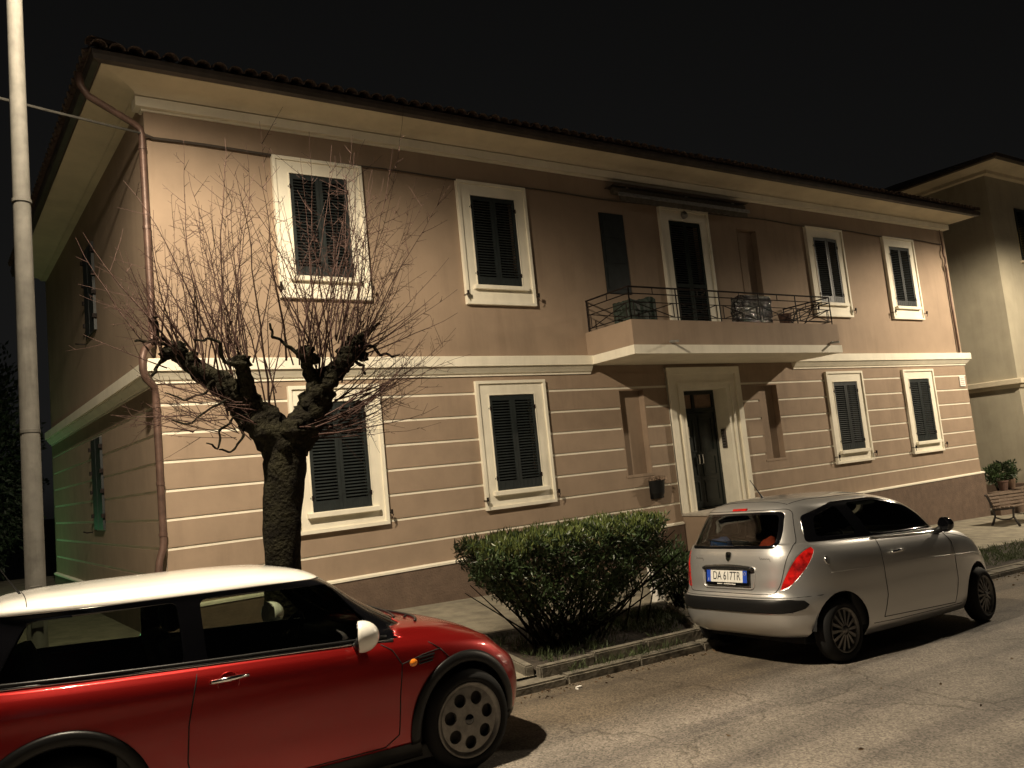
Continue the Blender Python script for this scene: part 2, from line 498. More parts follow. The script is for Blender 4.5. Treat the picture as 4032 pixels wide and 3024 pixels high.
# kerb of single stones
kerb = tag(empty('kerb', (5, KERB_Y, z_road(5, KERB_Y))), kind='structure')
kx = -8.0
ki = 0
while kx < 26:
    L_ = 0.92 + rng.uniform(-0.07, 0.07)
    x0, x1 = kx + 0.006, kx + L_ - 0.006
    jz, jy = rng.uniform(-0.012, 0.008), rng.uniform(-0.012, 0.012)
    mb = MB()
    bm = bmesh.new(); bmesh.ops.create_cube(bm, size=1)
    for v in bm.verts:
        xx = x0 if v.co.x < 0 else x1
        yy = (KERB_Y if v.co.y < 0 else KERB_Y + 0.205) + jy
        zz = (z_road(xx, KERB_Y) - 0.15) if v.co.z < 0 else z_walk(xx, KERB_Y) + jz + (0 if v.co.y > 0 else -0.006)
        v.co = (xx, yy, zz)
    bmesh.ops.bevel(bm, geom=list(bm.edges), offset=0.018, segments=2, affect='EDGES')
    from_bm('kerb_stone', bm, M['kerb'], kerb, loc=(-5, -KERB_Y, -z_road(5, KERB_Y)))
    bm.free()
    kx += L_

# planting bed with a low stone edging
BED = [(2.50, -4.50), (4.78, -4.46), (5.75, -3.0), (2.75, -3.0)]
v = [(x, y, z_walk(x, y) + 0.045) for x, y in BED]
bed = tag(mesh_obj('planting_bed', v, [(0, 1, 2, 3)], M['soil']), kind='structure')
edging = tag(empty('bed_edging', (3.6, -4.5, z_walk(3.6, -4.5))), kind='structure')
for i in range(4):
    a = Vector(BED[i]); b = Vector(BED[(i + 1) % 4])
    d = b - a; Ld = d.length; d.normalize(); nrm = Vector((d.y, -d.x))
    s_ = 0.0
    while s_ < Ld - 0.08:
        e_ = min(Ld, s_ + rng.uniform(0.55, 0.75))
        if Ld - e_ < 0.25: e_ = Ld
        bm = bmesh.new(); bmesh.ops.create_cube(bm, size=1)
        h = 0.10 + rng.uniform(-0.012, 0.012)
        for w in bm.verts:
            q = a + d * ((s_ + 0.004) if w.co.x < 0 else (e_ - 0.004)) + nrm * (0.0 if w.co.y > 0 else 0.10)
            w.co = (q.x, q.y, z_walk(q.x, q.y) + (h if w.co.z > 0 else -0.05))
        bmesh.ops.recalc_face_normals(bm, faces=bm.faces)
        bmesh.ops.bevel(bm, geom=list(bm.edges), offset=0.014, segments=2, affect='EDGES')
        from_bm('edging_stone', bm, M['kerb'], edging, loc=tuple(-c for c in edging.location))
        bm.free()
        s_ = e_

# ------------------------------------------------------------------ the apartment house
W = 20.36
HL = Vector((W / 2, 0, z_walk(W / 2, 0)))
house = tag(empty('apartment_house', HL), 'two-storey salmon house with cream window surrounds, banded ground floor and balcony', 'house')
def hpart(mb, name, m_, smooth=False, parent=None):
    if parent is None:
        return mb.build(name, m_, house, loc=tuple(-HL), smooth=smooth)
    return mb.build(name, m_, parent, smooth=smooth)
SD = Vector((-0.055, 1.0)).normalized(); SN = Vector((SD.y, -SD.x)) * -1
if SN.x > 0: SN = -SN
def fmap(u, z, o): return (u, -o, z)
def smap(u, z, o):
    q = SD * u + SN * o
    return (q.x, q.y, z)
DEP = 10.2
S = 0.375
WX = [2.405, 5.52, 14.84, 17.955]
def rect_in(x, z, rs): return any(a < x < b and c < z < d for a, b, c, d in rs)
win_lo = [(x - .455, x + .455, 1.0, 2.58) for x in WX]
win_up = [(x - .455, x + .455, 4.45, 6.02) for x in WX]
fr_lo = [(x - .70, x + .70, .71, 2.82) for x in WX]
nich_lo = [(7.93, 8.54, 1.0, 2.58), (11.82, 12.43, 1.0, 2.58)]
nich_up = [(7.93, 8.54, 4.42, 6.01), (11.82, 12.43, 4.42, 6.01)]
portal = (9.57, 10.79, .17, 2.55)
bdoor = (9.725, 10.635, 3.42, 6.01)
side_lo = [(4.05, 4.95, 1.0, 2.58)]
side_up = [(4.05, 4.95, 4.45, 6.02)]
ZB = -1.5
ZM = 2.90
holes = win_lo + nich_lo + [portal]
xc = cuts(0, W, *[v for h in holes for v in h[:2]]); zc = cuts(ZB, ZM, *[v for h in holes for v in h[2:]])
mb = slab(xc, zc, lambda x, z: not rect_in(x, z, holes), -0.32, 0.0, fmap)
hpart(mb, 'joint_wall', M['cream'])
holes = win_up + nich_up + [bdoor]
xc = cuts(0, W, *[v for h in holes for v in h[:2]]); zc = cuts(ZM, 6.9, *[v for h in holes for v in h[2:]])
hpart(slab(xc, zc, lambda x, z: not rect_in(x, z, holes), -0.32, 0.0, fmap), 'upper_wall', M['wall'])
# side wall to the left
holes = side_lo
xc = cuts(0, DEP, 4.05, 4.95); zc = cuts(ZB, ZM, 1.0, 2.58)
mb = slab(xc, zc, lambda x, z: not rect_in(x, z, holes), -0.32, 0.0, smap)
fix_normals(hpart(mb, 'joint_wall', M['cream']))
zc = cuts(ZM, 6.9, 4.45, 6.02)
mb = slab(xc, zc, lambda x, z: not rect_in(x, z, side_up), -0.32, 0.0, smap)
fix_normals(hpart(mb, 'upper_wall', M['wall']))
# right and rear walls
mb = MB(); mb.box(W - .3, W, 0.33, DEP, ZB, 6.9)
mb.box(SD.x * DEP, W, DEP, DEP + .3, ZB, 6.9)
hpart(mb, 'rear_wall', M['wall'])
# recess backs
for (a, b, c, d), m_ in zip(nich_lo + nich_up[1:], (M['course'], M['course'], M['course'])):
    mb = MB(); mb.box(a - .02, b + .02, 0.13, 0.16, c - .02, d + .02); hpart(mb, 'niche_back', m_)
    mb = MB(); mb.box(a - .03, b + .03, -0.022, 0.125, c - .045, c + .004); hpart(mb, 'niche_sill', M['course'])
    mb = MB(); mb.box(a - .01, a + .005, -0.0125, 0.128, c + .005, d - .006); mb.box(b - .005, b + .01, -0.0125, 0.128, c + .005, d - .006); mb.box(a - .01, b + .01, -0.0125, 0.128, d - .005, d + .01); hpart(mb, 'niche_reveal', M['course'])
a, b, c, d = nich_up[0]
mb = MB(); mb.box(a + .01, b - .01, -0.02, 0.02, c + .01, d - .01)
for k in range(3):
    mb.box(a + .06, b - .06, -0.03, -0.018, c + .1 + k * .5, c + .5 + k * .5)
hpart(mb, 'niche_shutter', M['shutter'])
for wx in win_lo + win_up:
    mb = MB(); mb.box(wx[0] - .02, wx[1] + .02, 0.16, 0.18, wx[2] - .02, wx[3] + .02); hpart(mb, 'window_pane', M['black_pane'])

# rusticated courses
g = 0.021
zl = [(8 - k) * S for k in range(1, 9)]          # joint heights L1..L8
bands = [(zl[0] + g, ZM)] + [(zl[i + 1] + g, zl[i] - g) for i in range(7)]
blk = fr_lo + nich_lo + [(9.15, 11.21, 0.17, 3.0)]
def course(z0, z1, u0, u1, holes, fm, name='wall_course', out=0.013):
    xc = cuts(u0, u1, *[v for h in holes for v in h[:2] if u0 < v < u1])
    zc = cuts(z0, z1, *[v for h in holes for v in h[2:] if z0 < v < z1])
    keep = {}
    for i in range(len(xc) - 1):
        for j in range(len(zc) - 1):
            keep[i, j] = not rect_in((xc[i] + xc[i + 1]) / 2, (zc[j] + zc[j + 1]) / 2, holes)
    seen = set()
    for st in keep:
        if not keep[st] or st in seen: continue
        comp = set(); stack = [st]
        while stack:
            q = stack.pop()
            if q in comp or not keep.get(q): continue
            comp.add(q)
            stack += [(q[0] + 1, q[1]), (q[0] - 1, q[1]), (q[0], q[1] + 1), (q[0], q[1] - 1)]
        seen |= comp
        ix = lambda x: max(i for i in range(len(xc) - 1) if xc[i] <= x)
        iz = lambda z: max(j for j in range(len(zc) - 1) if zc[j] <= z)
        mb = slab(xc, zc, lambda x, z: (ix(x), iz(z)) in comp, 0.0005, out, fm)
        o = hpart(mb, name, M['course'])
        if fm is smap: fix_normals(o)
for z0, z1 in bands:
    course(z0, z1, 0.0, W, blk, fmap)
    course(z0, z1, 0.03, DEP, [(4.02, 4.98, .97, 2.61)], smap)
# plinth and its ledge
path = [(SD.x * DEP, SD.y * DEP), (0, 0), (9.15, 0)]
hpart(sweep(path, [(0.0, ZB), (0.06, ZB), (0.06, -0.028), (0.0, -0.028)]), 'plinth', M['plinth'])
hpart(sweep(path, [(0.0, -0.026), (0.075, -0.026), (0.075, 0.004), (0.03, 0.022), (0.0, 0.022)]), 'plinth_ledge', M['cream'])
path2 = [(11.21, 0), (W, 0), (W, DEP)]
hpart(sweep(path2, [(0.0, ZB), (0.06, ZB), (0.06, -0.028), (0.0, -0.028)]), 'plinth', M['plinth'])
hpart(sweep(path2, [(0.0, -0.026), (0.075, -0.026), (0.075, 0.004), (0.03, 0.022), (0.0, 0.022)]), 'plinth_ledge', M['cream'])
# string course, stopping against the balcony
BX0, BX1, BY = 7.30, 13.06, -1.25
strp = [(0.0, 2.905), (0.035, 2.905), (0.035, 2.935), (0.06, 2.95), (0.085, 2.985), (0.12, 3.03), (0.12, 3.058),
        (0.155, 3.058), (0.155, 3.215), (0.14, 3.225), (0.0, 3.24)]
hpart(sweep([(SD.x * DEP, SD.y * DEP), (0, 0), (BX0, 0)], strp), 'string_course', M['cream'])
hpart(sweep([(BX1, 0), (W, 0), (W, DEP)], strp), 'string_course', M['cream'])
# balcony: slab with cream edge band and plaster parapet
mb = MB(); mb.box(BX0 - .025, BX1 + .025, BY - .025, -0.001, 3.06, 3.215)
hpart(mb, 'balcony_slab', M['cream'])
bp_ = sweep([(BX0, 0.0), (BX0, BY), (BX1, BY), (BX1, 0.0)], [(0.0, 3.217), (0.0, 3.66), (-0.14, 3.66), (-0.14, 3.217)])
hpart(bp_, 'balcony_parapet', M['wall'])
# cornice, soffit and eaves
full = [(SD.x * DEP, SD.y * DEP), (0, 0), (W, 0), (W, DEP)]
hpart(sweep([(SD.x * .12, .12), (0, 0), (W, 0), (W, .12)], [(0.0, 6.66), (0.03, 6.66), (0.04, 6.68), (0.12, 6.682), (0.12, 6.815), (0.0, 6.83)]), 'cornice', M['cream'])
cov = [(0.0, 6.832), (.122, 6.832)] + [(0.122 + 0.20 * (1 - math.cos(t)), 6.832 + 0.075 * math.sin(t)) for t in lin(0, math.pi / 2, 8)][1:] + [(0.60, 6.935), (0.60, 7.0), (0.0, 7.0)]
hpart(sweep(full, cov), 'soffit', M['soffit'])
ov = 0.60
hpart(sweep(full, [(ov + .002, 6.94), (ov + .03, 6.925), (ov + .10, 6.945), (ov + .12, 7.0), (ov + .12, 7.055), (ov + .10, 7.055), (ov + .002, 7.06)]), 'gutter', M['gutter'])
# roof: hipped, with barrel tiles along the eaves
e0 = (-0.055 * DEP - ov - .08, DEP + .6); e1 = (-ov - .10, -ov - .10); e2 = (W + ov + .1, -ov - .10); e3 = (W + ov + .1, DEP + .6)
zr0 = 7.07; hgt = 1.9; yr = DEP / 2
vr = [(e0[0], e0[1], zr0), (e1[0], e1[1], zr0), (e2[0], e2[1], zr0), (e3[0], e3[1], zr0), (yr, yr, zr0 + hgt), (W - yr, yr, zr0 + hgt)]
roof = hpart(MB().add(vr, [(1, 2, 5, 4), (0, 1, 4), (2, 3, 5), (3, 0, 4, 5), (0, 3, 2, 1)]), 'roof', M['tile'])
def tile_mesh():
    mb = MB(); n = 8; L_ = 0.46
    for s_, (ra, rb) in ((0, (0.095, 0.078)), (1, (0.082, 0.066))):
        pass
    vs = []
    for (yy, ra) in ((0.0, 0.098), (L_, 0.078)):
        for rr in (ra, ra - 0.014):
            for k in range(n + 1):
                t = math.pi * k / n
                vs.append((math.cos(t) * rr, yy, math.sin(t) * rr * 0.85))
    w_ = n + 1; fs = []
    for k in range(n):
        fs += [(k, k + 1, 2 * w_ + k + 1, 2 * w_ + k), (w_ + k + 1, w_ + k, 3 * w_ + k, 3 * w_ + k + 1),
               (k + 1, k, w_ + k, w_ + k + 1), (2 * w_ + k, 2 * w_ + k + 1, 3 * w_ + k + 1, 3 * w_ + k)]
    return mb.add(vs, fs)
tproto = None
sl = math.atan2(hgt, yr + .7)
for i in range(104):
    x = e1[0] + 0.1 + i * (e2[0] - e1[0] - .2) / 103
    loc = (x + rng.uniform(-.008, .008), e1[1] - 0.045 + rng.uniform(-.02, .02), zr0 + 0.012)
    rot = (sl + rng.uniform(-.03, .03), 0, rng.uniform(-.03, .03))
    if tproto is None:
        tproto = tile_mesh().build('roof_tile', M['tile'], roof, loc=loc, rot=rot)
    else:
        inst(tproto, loc, roof, rot)
for i in range(50):
    u = 0.25 + i * 0.21
    loc = (e1[0] - 0.03 - 0.055 * u, e1[1] + u, zr0 + 0.012)
    inst(tproto, loc, roof, (sl, 0, -math.pi / 2 + rng.uniform(-.03, .03)))
for i in range(9):      # hip line, heaped up at the corner
    t = i * 0.34
    inst(tproto, (e1[0] + 0.02 + t, e1[1] + 0.0 + t, zr0 + 0.07 + t * hgt / (yr + .7)), roof, (math.atan2(hgt, (yr + .7) * 1.41) + 0.12, 0, -math.pi / 4))

# windows: surround, sill, shutters with slats, hold-backs
def surround(cx, z0, z1, op):
    a, b = cx - .70, cx + .70
    xc = [a, op[0], op[1], b]; zc = [z0, op[2], op[3], z1]
    o = hpart(slab(xc, zc, lambda x, z: not rect_in(x, z, [op]), 0.0006, 0.048, fmap), 'window_surround', M['cream'])
    f = 0.048
    xc = [a - .002, a + f, b - f, b + .002]; zc = [z0 - .002, z0 + f, z1 - f, z1 + .002]
    hpart(slab(xc, zc, lambda x, z: not rect_in(x, z, [(a + f, b - f, z0 + f, z1 - f)]), -0.02, 0.078, fmap), 'outer_fillet', M['cream'], parent=o)
    i_ = 0.016
    xc = [op[0] - i_, op[0] + .001, op[1] - .001, op[1] + i_]; zc = [op[2] - i_, op[2] + .001, op[3] - .001, op[3] + i_]
    hpart(slab(xc, zc, lambda x, z: not rect_in(x, z, [(op[0] + .001, op[1] - .001, op[2] + .001, op[3] - .001)]), -0.02, 0.058, fmap), 'inner_fillet', M['cream'], parent=o)
    mb = MB().cbox(op[0] - .09, op[1] + .09, -0.125, -0.03, op[2] - .075, op[2] - .004, 0.008)
    hpart(mb, 'sill', M['cream'], parent=o)
    for sx, xx in ((-1, a - .015), (1, b + .015)):
        zz = z0 + .16
        mb = MB().tube([(xx, 0.0, zz), (xx, -.11, zz), (xx + sx * .02, -.14, zz - .03), (xx - sx * .01, -.13, zz - .09)], [.008, .008, .007, .006], 5)
        mb.box(xx - .012, xx + .012, -.155, -.12, zz - .015, zz + .05)
        hpart(mb, 'shutter_holdback', M['iron'], parent=o)
    return o
LW, LH = 0.447, 1.556
def leaf_mesh():
    mb = MB(); t = 0.018
    st = 0.052
    mb.box(0, st, -t, t, 0, LH); mb.box(LW - st, LW, -t, t, 0, LH)
    mb.box(st, LW - st, -t + .002, t - .002, LH - .075, LH); mb.box(st, LW - st, -t + .002, t - .002, 0, .15)
    for k in range(4):
        mb.box(st + .02 + k * .083, st + .09 + k * .083, -t - .003, -t + .004, .03, .13)
    return mb
def slat_mesh():
    mb = MB()
    Mx = Matrix.Rotation(R(38), 4, 'X')
    return mb.box(0.053, LW - .053, -.022, .022, -.0035, .0035, Mx)
def hinge_mesh(): return MB().box(-.03, .03, -.012, .012, -.012, .012).box(-.012, .012, -.02, .01, -.035, .035)
leaf0 = slat0 = hinge0 = None
NS = 28
slat_count = 0
def shutters(op, one_by_one=True, openness=0.0):
    global leaf0, slat0, hinge0, slat_count
    for side in (0, 1):
        x = op[0] + .004 + side * (LW + .004)
        loc = Vector((x, -0.03, op[2] + .004)) - HL
        if leaf0 is None:
            leaf0 = leaf_mesh().build('shutter', M['shutter'], house, loc=loc); lf = leaf0
        else: lf = inst(leaf0, loc, house)
        if openness:
            lf.rotation_euler = (0, 0, -openness if side == 0 else openness)
            if side: lf.location.x += LW * (1 - math.cos(openness)); lf.location.y -= LW * math.sin(openness)
        zs = [0.165 + (LH - .25) * (i + .5) / NS for i in range(NS)]
        if one_by_one:
            for z in zs:
                if slat0 is None: slat0 = slat_mesh().build('slat', M['shutter'], lf, loc=(0, 0, z)); 
                else: inst(slat0, (0, 0, z), lf, (rng.uniform(-.05, .05), 0, 0))
        else:
            mb = MB(); sm = slat_mesh()
            for z in zs: mb.add([(p[0], p[1], p[2] + z) for p in sm.v], sm.f)
            tag(mb.build('slat_pack', M['shutter'], lf), kind='stuff')
        for zz in (.2, LH - .2):
            hl = (0.0 if side == 0 else LW, -.012, zz)
            if hinge0 is None: hinge0 = hinge_mesh().build('hinge', M['iron'], lf, loc=hl)
            else: inst(hinge0, hl, lf)
for i in range(4):
    surround(WX[i], .71, 2.82, win_lo[i]); surround(WX[i], 4.12, 6.26, win_up[i])
    shutters(win_lo[i], i < 2, 0.0)
    shutters(win_up[i], i < 2, 0.10 if i == 2 else 0.0)
# side-wall shutters (seen edge-on) as solid leaves
for (a, b, c, d) in side_lo + side_up:
    for k in range(2):
        u0 = a + .01 + k * .45; u1 = u0 + .43
        mb = slab([u0, u0 + .05, u1 - .05, u1], [c, c + .12, d - .07, d], lambda x, z: True, -0.01, 0.045, smap)
        o = fix_normals(hpart(mb, 'shutter', M['shutter']))
    for zz in (c + .2, c + .62, d - .62, d - .2):
        mb = slab([a - .05, a + .02], [zz, zz + .07], lambda x, z: True, 0.0, 0.075, smap)
        fix_normals(hpart(mb, 'hinge', M['iron']))
        mb = slab([b - .02, b + .05], [zz, zz + .07], lambda x, z: True, 0.0, 0.075, smap)
        fix_normals(hpart(mb, 'hinge', M['iron']))
    q = smap(b + .35, c - .08, 0.0); 
    hpart(MB().tube([smap(b + .3, c - .05, 0), smap(b + .3, c - .05, .12), smap(b + .36, c - .03, .16)], .012, 5), 'shutter_holdback', M['iron'])

# entrance portal
ps = M['cream']
po = hpart(slab([9.15, 9.57, 10.79, 11.21], [.17, 2.55, 2.985], lambda x, z: not (9.57 < x < 10.79 and z < 2.55), 0.0006, 0.045, fmap), 'door_surround', ps)
hpart(slab([9.15, 9.29, 11.07, 11.21], [.171, 2.84, 2.984], lambda x, z: not (9.29 < x < 11.07 and z < 2.84), 0.02, 0.085, fmap), 'outer_pilaster', ps, parent=po)
hpart(slab([9.40, 9.46, 10.90, 10.96], [.172, 2.62, 2.68], lambda x, z: not (9.46 < x < 10.90 and z < 2.62), 0.02, 0.07, fmap), 'moulding', ps, parent=po)
DY = 0.36
mb = MB(); mb.box(9.50, 10.86, DY + .03, DY + .06, .10, 2.62); hpart(mb, 'door_back', M['darkwood'])
mb = MB()
mb.box(9.57, 9.63, DY - .05, DY + .03, .17, 2.55); mb.box(10.73, 10.79, DY - .05, DY + .03, .17, 2.55)
mb.box(9.63, 10.73, DY - .05, DY + .03, 2.47, 2.55); mb.box(9.63, 10.73, DY - .05, DY + .03, 2.10, 2.19); mb.box(10.15, 10.21, DY - .05, DY + .03, 2.19, 2.47)
dfr = hpart(mb, 'door_frame', M['darkwood'])
for a, b in ((9.63, 10.15), (10.21, 10.73)):
    mb = MB(); mb.box(a + .001, b - .001, DY - .005, DY + .005, 2.191, 2.469); hpart(mb, 'transom_pane', M['lit_look_pane'], parent=dfr)
for a, b in ((9.635, 10.177), (10.183, 10.725)):
    mb = MB(); mb.box(a, b, DY - .03, DY + .02, .19, 2.095)
    dl = hpart(mb, 'door_leaf', M['darkwood'])
    for z0, z1 in ((.28, .72), (.80, 1.22), (1.30, 2.0)):
        mb = slab([a + .07, a + .10, b - .10, b - .07], [z0, z0 + .03, z1 - .03, z1], lambda x, z, q=(a + .1, b - .1, z0 + .03, z1 - .03): not rect_in(x, z, [q]), -DY + .025, -DY + .045, fmap)
        hpart(mb, 'panel_moulding', M['darkwood'], parent=dl)
    hx = b - .05 if a < 10 else a + .05
    mb = MB().tube([(hx, DY - .03, 1.05), (hx, DY - .08, 1.06), (hx, DY - .085, 1.15), (hx, DY - .08, 1.24), (hx, DY - .03, 1.25)], .011, 6)
    hpart(mb, 'door_handle', M['steel'], parent=dl)
mb = MB(); mb.box(9.83, 9.98, DY - .034, DY - .031, 1.60, 1.82); hpart(mb, 'paper_notice', M['white_plastic'])
mb = MB().cbox(10.755, 10.788, .09, .20, 1.33, 1.72, .005); ic = hpart(mb, 'intercom', M['gutter'])
for k in range(6):
    mb = MB().box(10.75, 10.7545, .11, .18, 1.36 + k * .055, 1.395 + k * .055); hpart(mb, 'call_button', M['steel'], parent=ic)
# stoop with steps towards the street
mb = MB(); mb.box(9.19, 11.17, -1.0, -0.001, ZB, .118); hpart(mb, 'stoop', M['course'])
mb = MB().cbox(9.16, 11.20, -1.05, 0.32, .12, .17, .01); hpart(mb, 'threshold_slab', M['stone'])
for k in range(3):
    mb = MB().cbox(9.3, 11.06, -1.06 - .3 * (k + 1), -1.01 - .3 * k, z_walk(10, -1) - .2, .0 - .17 * k, .01); hpart(mb, 'step', M['stone'])
# upper balcony door
bo = hpart(slab([9.48, bdoor[0], bdoor[1], 10.88], [3.22, bdoor[3], 6.26], lambda x, z: not (bdoor[0] < x < bdoor[1] and z < bdoor[3]), 0.0006, 0.048, fmap), 'door_surround', M['cream'])
hpart(slab([9.478, 9.53, 10.83, 10.882], [3.221, 6.21, 6.262], lambda x, z: not (9.53 < x < 10.83 and z < 6.21), -0.02, 0.078, fmap), 'outer_fillet', M['cream'], parent=bo)
mb = MB(); mb.box(bdoor[0] - .02, bdoor[1] + .02, .16, .18, 3.3, 6.03); hpart(mb, 'window_pane', M['black_pane'])
for k in range(2):
    x0 = bdoor[0] + .004 + k * .453; x1 = x0 + .448
    mb = slab([x0, x0 + .055, x1 - .055, x1], [3.3, 3.46, 4.62, 4.70, 5.92, 5.995], lambda x, z, a=x0 + .055, b=x1 - .055: not rect_in(x, z, [(a, b, 3.46, 4.62), (a, b, 4.70, 5.92)]), .0, .036, fmap)
    dl = hpart(mb, 'door_shutter', M['door_shutter'])
    mb = MB(); sm = []
    z = 3.48
    while z < 5.91:
        if not (4.58 < z < 4.71):
            mb.box(x0 + .056, x1 - .056, -.022, .022, -.0035, .0035, Matrix.Translation((0, -.018, z)) @ Matrix.Rotation(R(38), 4, 'X'))
        z += .047
    tag(hpart(mb, 'slat_pack', M['shutter'], parent=dl), kind='stuff')
mb = MB().lathe([(0, .075), (.05, .068), (.075, .045), (.08, .0), (0, 0)], 18, Matrix.Translation((10.18, -.05, 6.14)) @ Matrix.Rotation(R(90), 4, 'X'))
hpart(mb, 'wall_light', M['grey_metal'], smooth=True)
# rain spouts of the balcony
for x, s_ in ((8.15, 1), (12.75, -1)):
    mb = MB().tube([(x, BY + .1, 3.28), (x + s_ * .0, BY - .20, 3.25)], .022, 8)
    mb.tube([(x, BY - .03, 3.268), (x, BY - .06, 3.265)], .03, 8)
    hpart(mb, 'rain_spout', M['grey_metal'])
# house number plaque
mb = MB().cbox(19.95, 20.22, -.045, -.014, 2.33, 2.60, .004); pq = hpart(mb, 'wall_plaque', M['white_plastic'])
for k in range(4):
    mb = MB().box(19.985, 20.185 - .04 * (k % 2), -.0465, -.0452, 2.375 + k * .05, 2.39 + k * .05); hpart(mb, 'lettering_line', mat('plaque_ink%d' % k, (.45, .25, .2), .6), parent=pq)
# downpipes
px_, py_ = -0.045, -0.075
pts = [(-.80, -.30, 6.90), (-.78, -.30, 6.74), (-.70, -.28, 6.63), (-.16, -.12, 6.42), (-.07, -.09, 6.37), (px_, py_, 6.28)]
pts += [(px_, py_, z) for z in lin(6.1, 3.55, 6)] + [(px_ - .02, py_ - .03, 3.42), (-.17, -.19, 3.33), (-.205, -.225, 3.22), (-.205, -.225, 3.06), (-.17, -.19, 2.95), (px_ - .02, py_ - .03, 2.86)]
pts += [(px_, py_, z) for z in lin(2.74, .90, 6)] + [(px_ - .01, py_ - .01, .78), (-.11, -.10, .62), (-.13, -.12, .50), (-.12, -.12, .30), (-.07, -.10, .12), (-.06, -.10, -.30)]
dp = hpart(MB().tube(pts, .047, 12), 'downpipe', M['copper'], smooth=True)
for z in (6.1, 5.0, 3.9, 2.6, 1.6, .95):
    hpart(MB().tube([(px_, py_, z - .02), (px_, py_, z + .02)], .055, 12), 'pipe_clamp', M['copper'], parent=dp)
pts = [(20.10, -.05, 6.66), (20.12, -.06, 6.15), (20.05, -.08, 6.06), (20.04, -.09, 5.92), (20.13, -.07, 5.84), (20.12, -.07, 5.74), (20.05, -.08, 5.66), (20.10, -.07, 5.52)]
hpart(MB().tube(pts, [.012] + [.025] * 7, 8), 'cable_conduit', M['copper'], smooth=True)
hpart(MB().tube([(20.13, -.05, 5.66), (20.14, -.05, 3.24)], .028, 8), 'downpipe', M['copper'], smooth=True)
# cable clipped along the facade under the eaves
pts = [(-.05, -.10, 6.30)] + [(x, -.045, 6.275 + .012 * math.sin(x * 2.1) - .012 * math.exp(-((x % 3.1) - 1.5)**2)) for x in lin(.1, 20.1, 60)]
hpart(MB().tube(pts, [.020] * 8 + [.013] * (len(pts) - 8), 6), 'facade_cable', M['gutter'])

# ------------------------------------------------------------------ balcony railing
rail = hpart(MB().tube([(BX0 + .07, -.02, 4.25), (BX0 + .07, BY + .07, 4.25), (BX1 - .07, BY + .07, 4.25), (BX1 - .07, -.02, 4.25)], .016, 6), 'railing', M['iron'])
def bar(p, q, r=.009, name='railing_bar'):
    hpart(MB().tube([p, q], r, 5), name, M['iron'], parent=rail)
def rail_run(a, b, n):
    a, b = Vector(a), Vector(b)
    for z, r in ((4.13, .011), (3.98, .009), (3.73, .009)):
        bar((a.x, a.y, z), (b.x, b.y, z), r)
    for i in range(n + 1):
        q = a.lerp(b, i / n)
        bar((q.x, q.y, 3.64), (q.x, q.y, 4.25), .013, 'railing_post')
        if i < n:
            q1 = a.lerp(b, (i + .08) / n); q2 = a.lerp(b, (i + .92) / n)
            bar((q1.x, q1.y, 3.73), (q1.x, q1.y, 3.98)); bar((q2.x, q2.y, 3.73), (q2.x, q2.y, 3.98))
            bar((q1.x, q1.y, 3.73), (q2.x, q2.y, 3.98)); bar((q1.x, q1.y, 3.98), (q2.x, q2.y, 3.73))
            qm = a.lerp(b, (i + .5) / n)
            bar((qm.x, qm.y, 4.13), (qm.x, qm.y, 4.25))
rail_run((BX0 + .07, -.03), (BX0 + .07, BY + .07), 1)
rail_run((BX0 + .07, BY + .07), (BX1 - .07, BY + .07), 5)
rail_run((BX1 - .07, BY + .07), (BX1 - .07, -.03), 1)

# things kept on the balcony
FZ = 3.217
bm = bmesh.new(); bmesh.ops.create_cube(bm, size=1)
bmesh.ops.subdivide_edges(bm, edges=bm.edges, cuts=7, use_grid_fill=True)
for v in bm.verts:
    n = rng.uniform(-.014, .014)
    v.co = (v.co.x * .62 + n, v.co.y * .45 + n, v.co.z * .86 + rng.uniform(-.01, .02) + .43)
    v.co.z *= 1 + .04 * math.sin(v.co.x * 9)
tag(from_bm('covered_planter', bm, mat('green_sheet', (.018, .028, .020), .6, var=(14, .4)), loc=(7.83, -.80, FZ)), 'dark green covered planter in the near corner of the balcony', 'planter'); bm.free()
bm = bmesh.new(); bmesh.ops.create_cube(bm, size=1)
bmesh.ops.subdivide_edges(bm, edges=bm.edges, cuts=9, use_grid_fill=True)
for v in bm.verts:
    v.co = (v.co.x * .84 + rng.uniform(-.028, .028), v.co.y * .30 + rng.uniform(-.03, .03), v.co.z * 1.02 + rng.uniform(-.02, .02) + .52)
tag(from_bm('foil_parcel', bm, mat('crinkled_foil', (.34, .34, .33), .10, 1.0, bump=(26, 1.0, .05)), loc=(10.86, -.88, FZ)), 'crinkled silver foil wrapped bundle behind the balcony railing', 'bundle'); bm.free()
dr = tag(empty('drying_rack', (12.3, -.75, FZ)), 'folding metal clothes rack at the right end of the balcony', 'clothes rack')
for k, (p, q) in enumerate([((-.55, -.2, .42), (.62, -.25, .95)), ((-.55, .2, .42), (.62, .15, .95)), ((.62, -.25, .95), (.62, .15, .95)), ((-.55, -.2, .42), (-.55, .2, .42)),
                            ((-.4, -.2, 0), (.5, -.2, .92)), ((.5, -.2, 0), (-.4, -.2, .60)), ((-.4, .2, 0), (.5, .2, .92)), ((.5, .2, 0), (-.4, .2, .60))]):
    MB().tube([p, q], .011, 6).build('rack_tube', M['iron'], dr)
for k in range(7):
    t = k / 6
    MB().tube([(-.5 + 1.05 * t, -.2, .45 + .48 * t), (-.5 + 1.05 * t, .18, .45 + .48 * t)], .004, 4).build('wire_rod', M['iron'], dr)
mb = MB().lathe([(0, 0), (.10, 0), (.13, .22), (.14, .24), (.12, .24), (.10, .2), (0, .2)], 14)
pt = tag(mb.build('flower_pot', M['terracotta'], loc=(11.72, -1.0, FZ + .44), smooth=False), 'small clay pot beside the foil bundle on the balcony', 'pot')
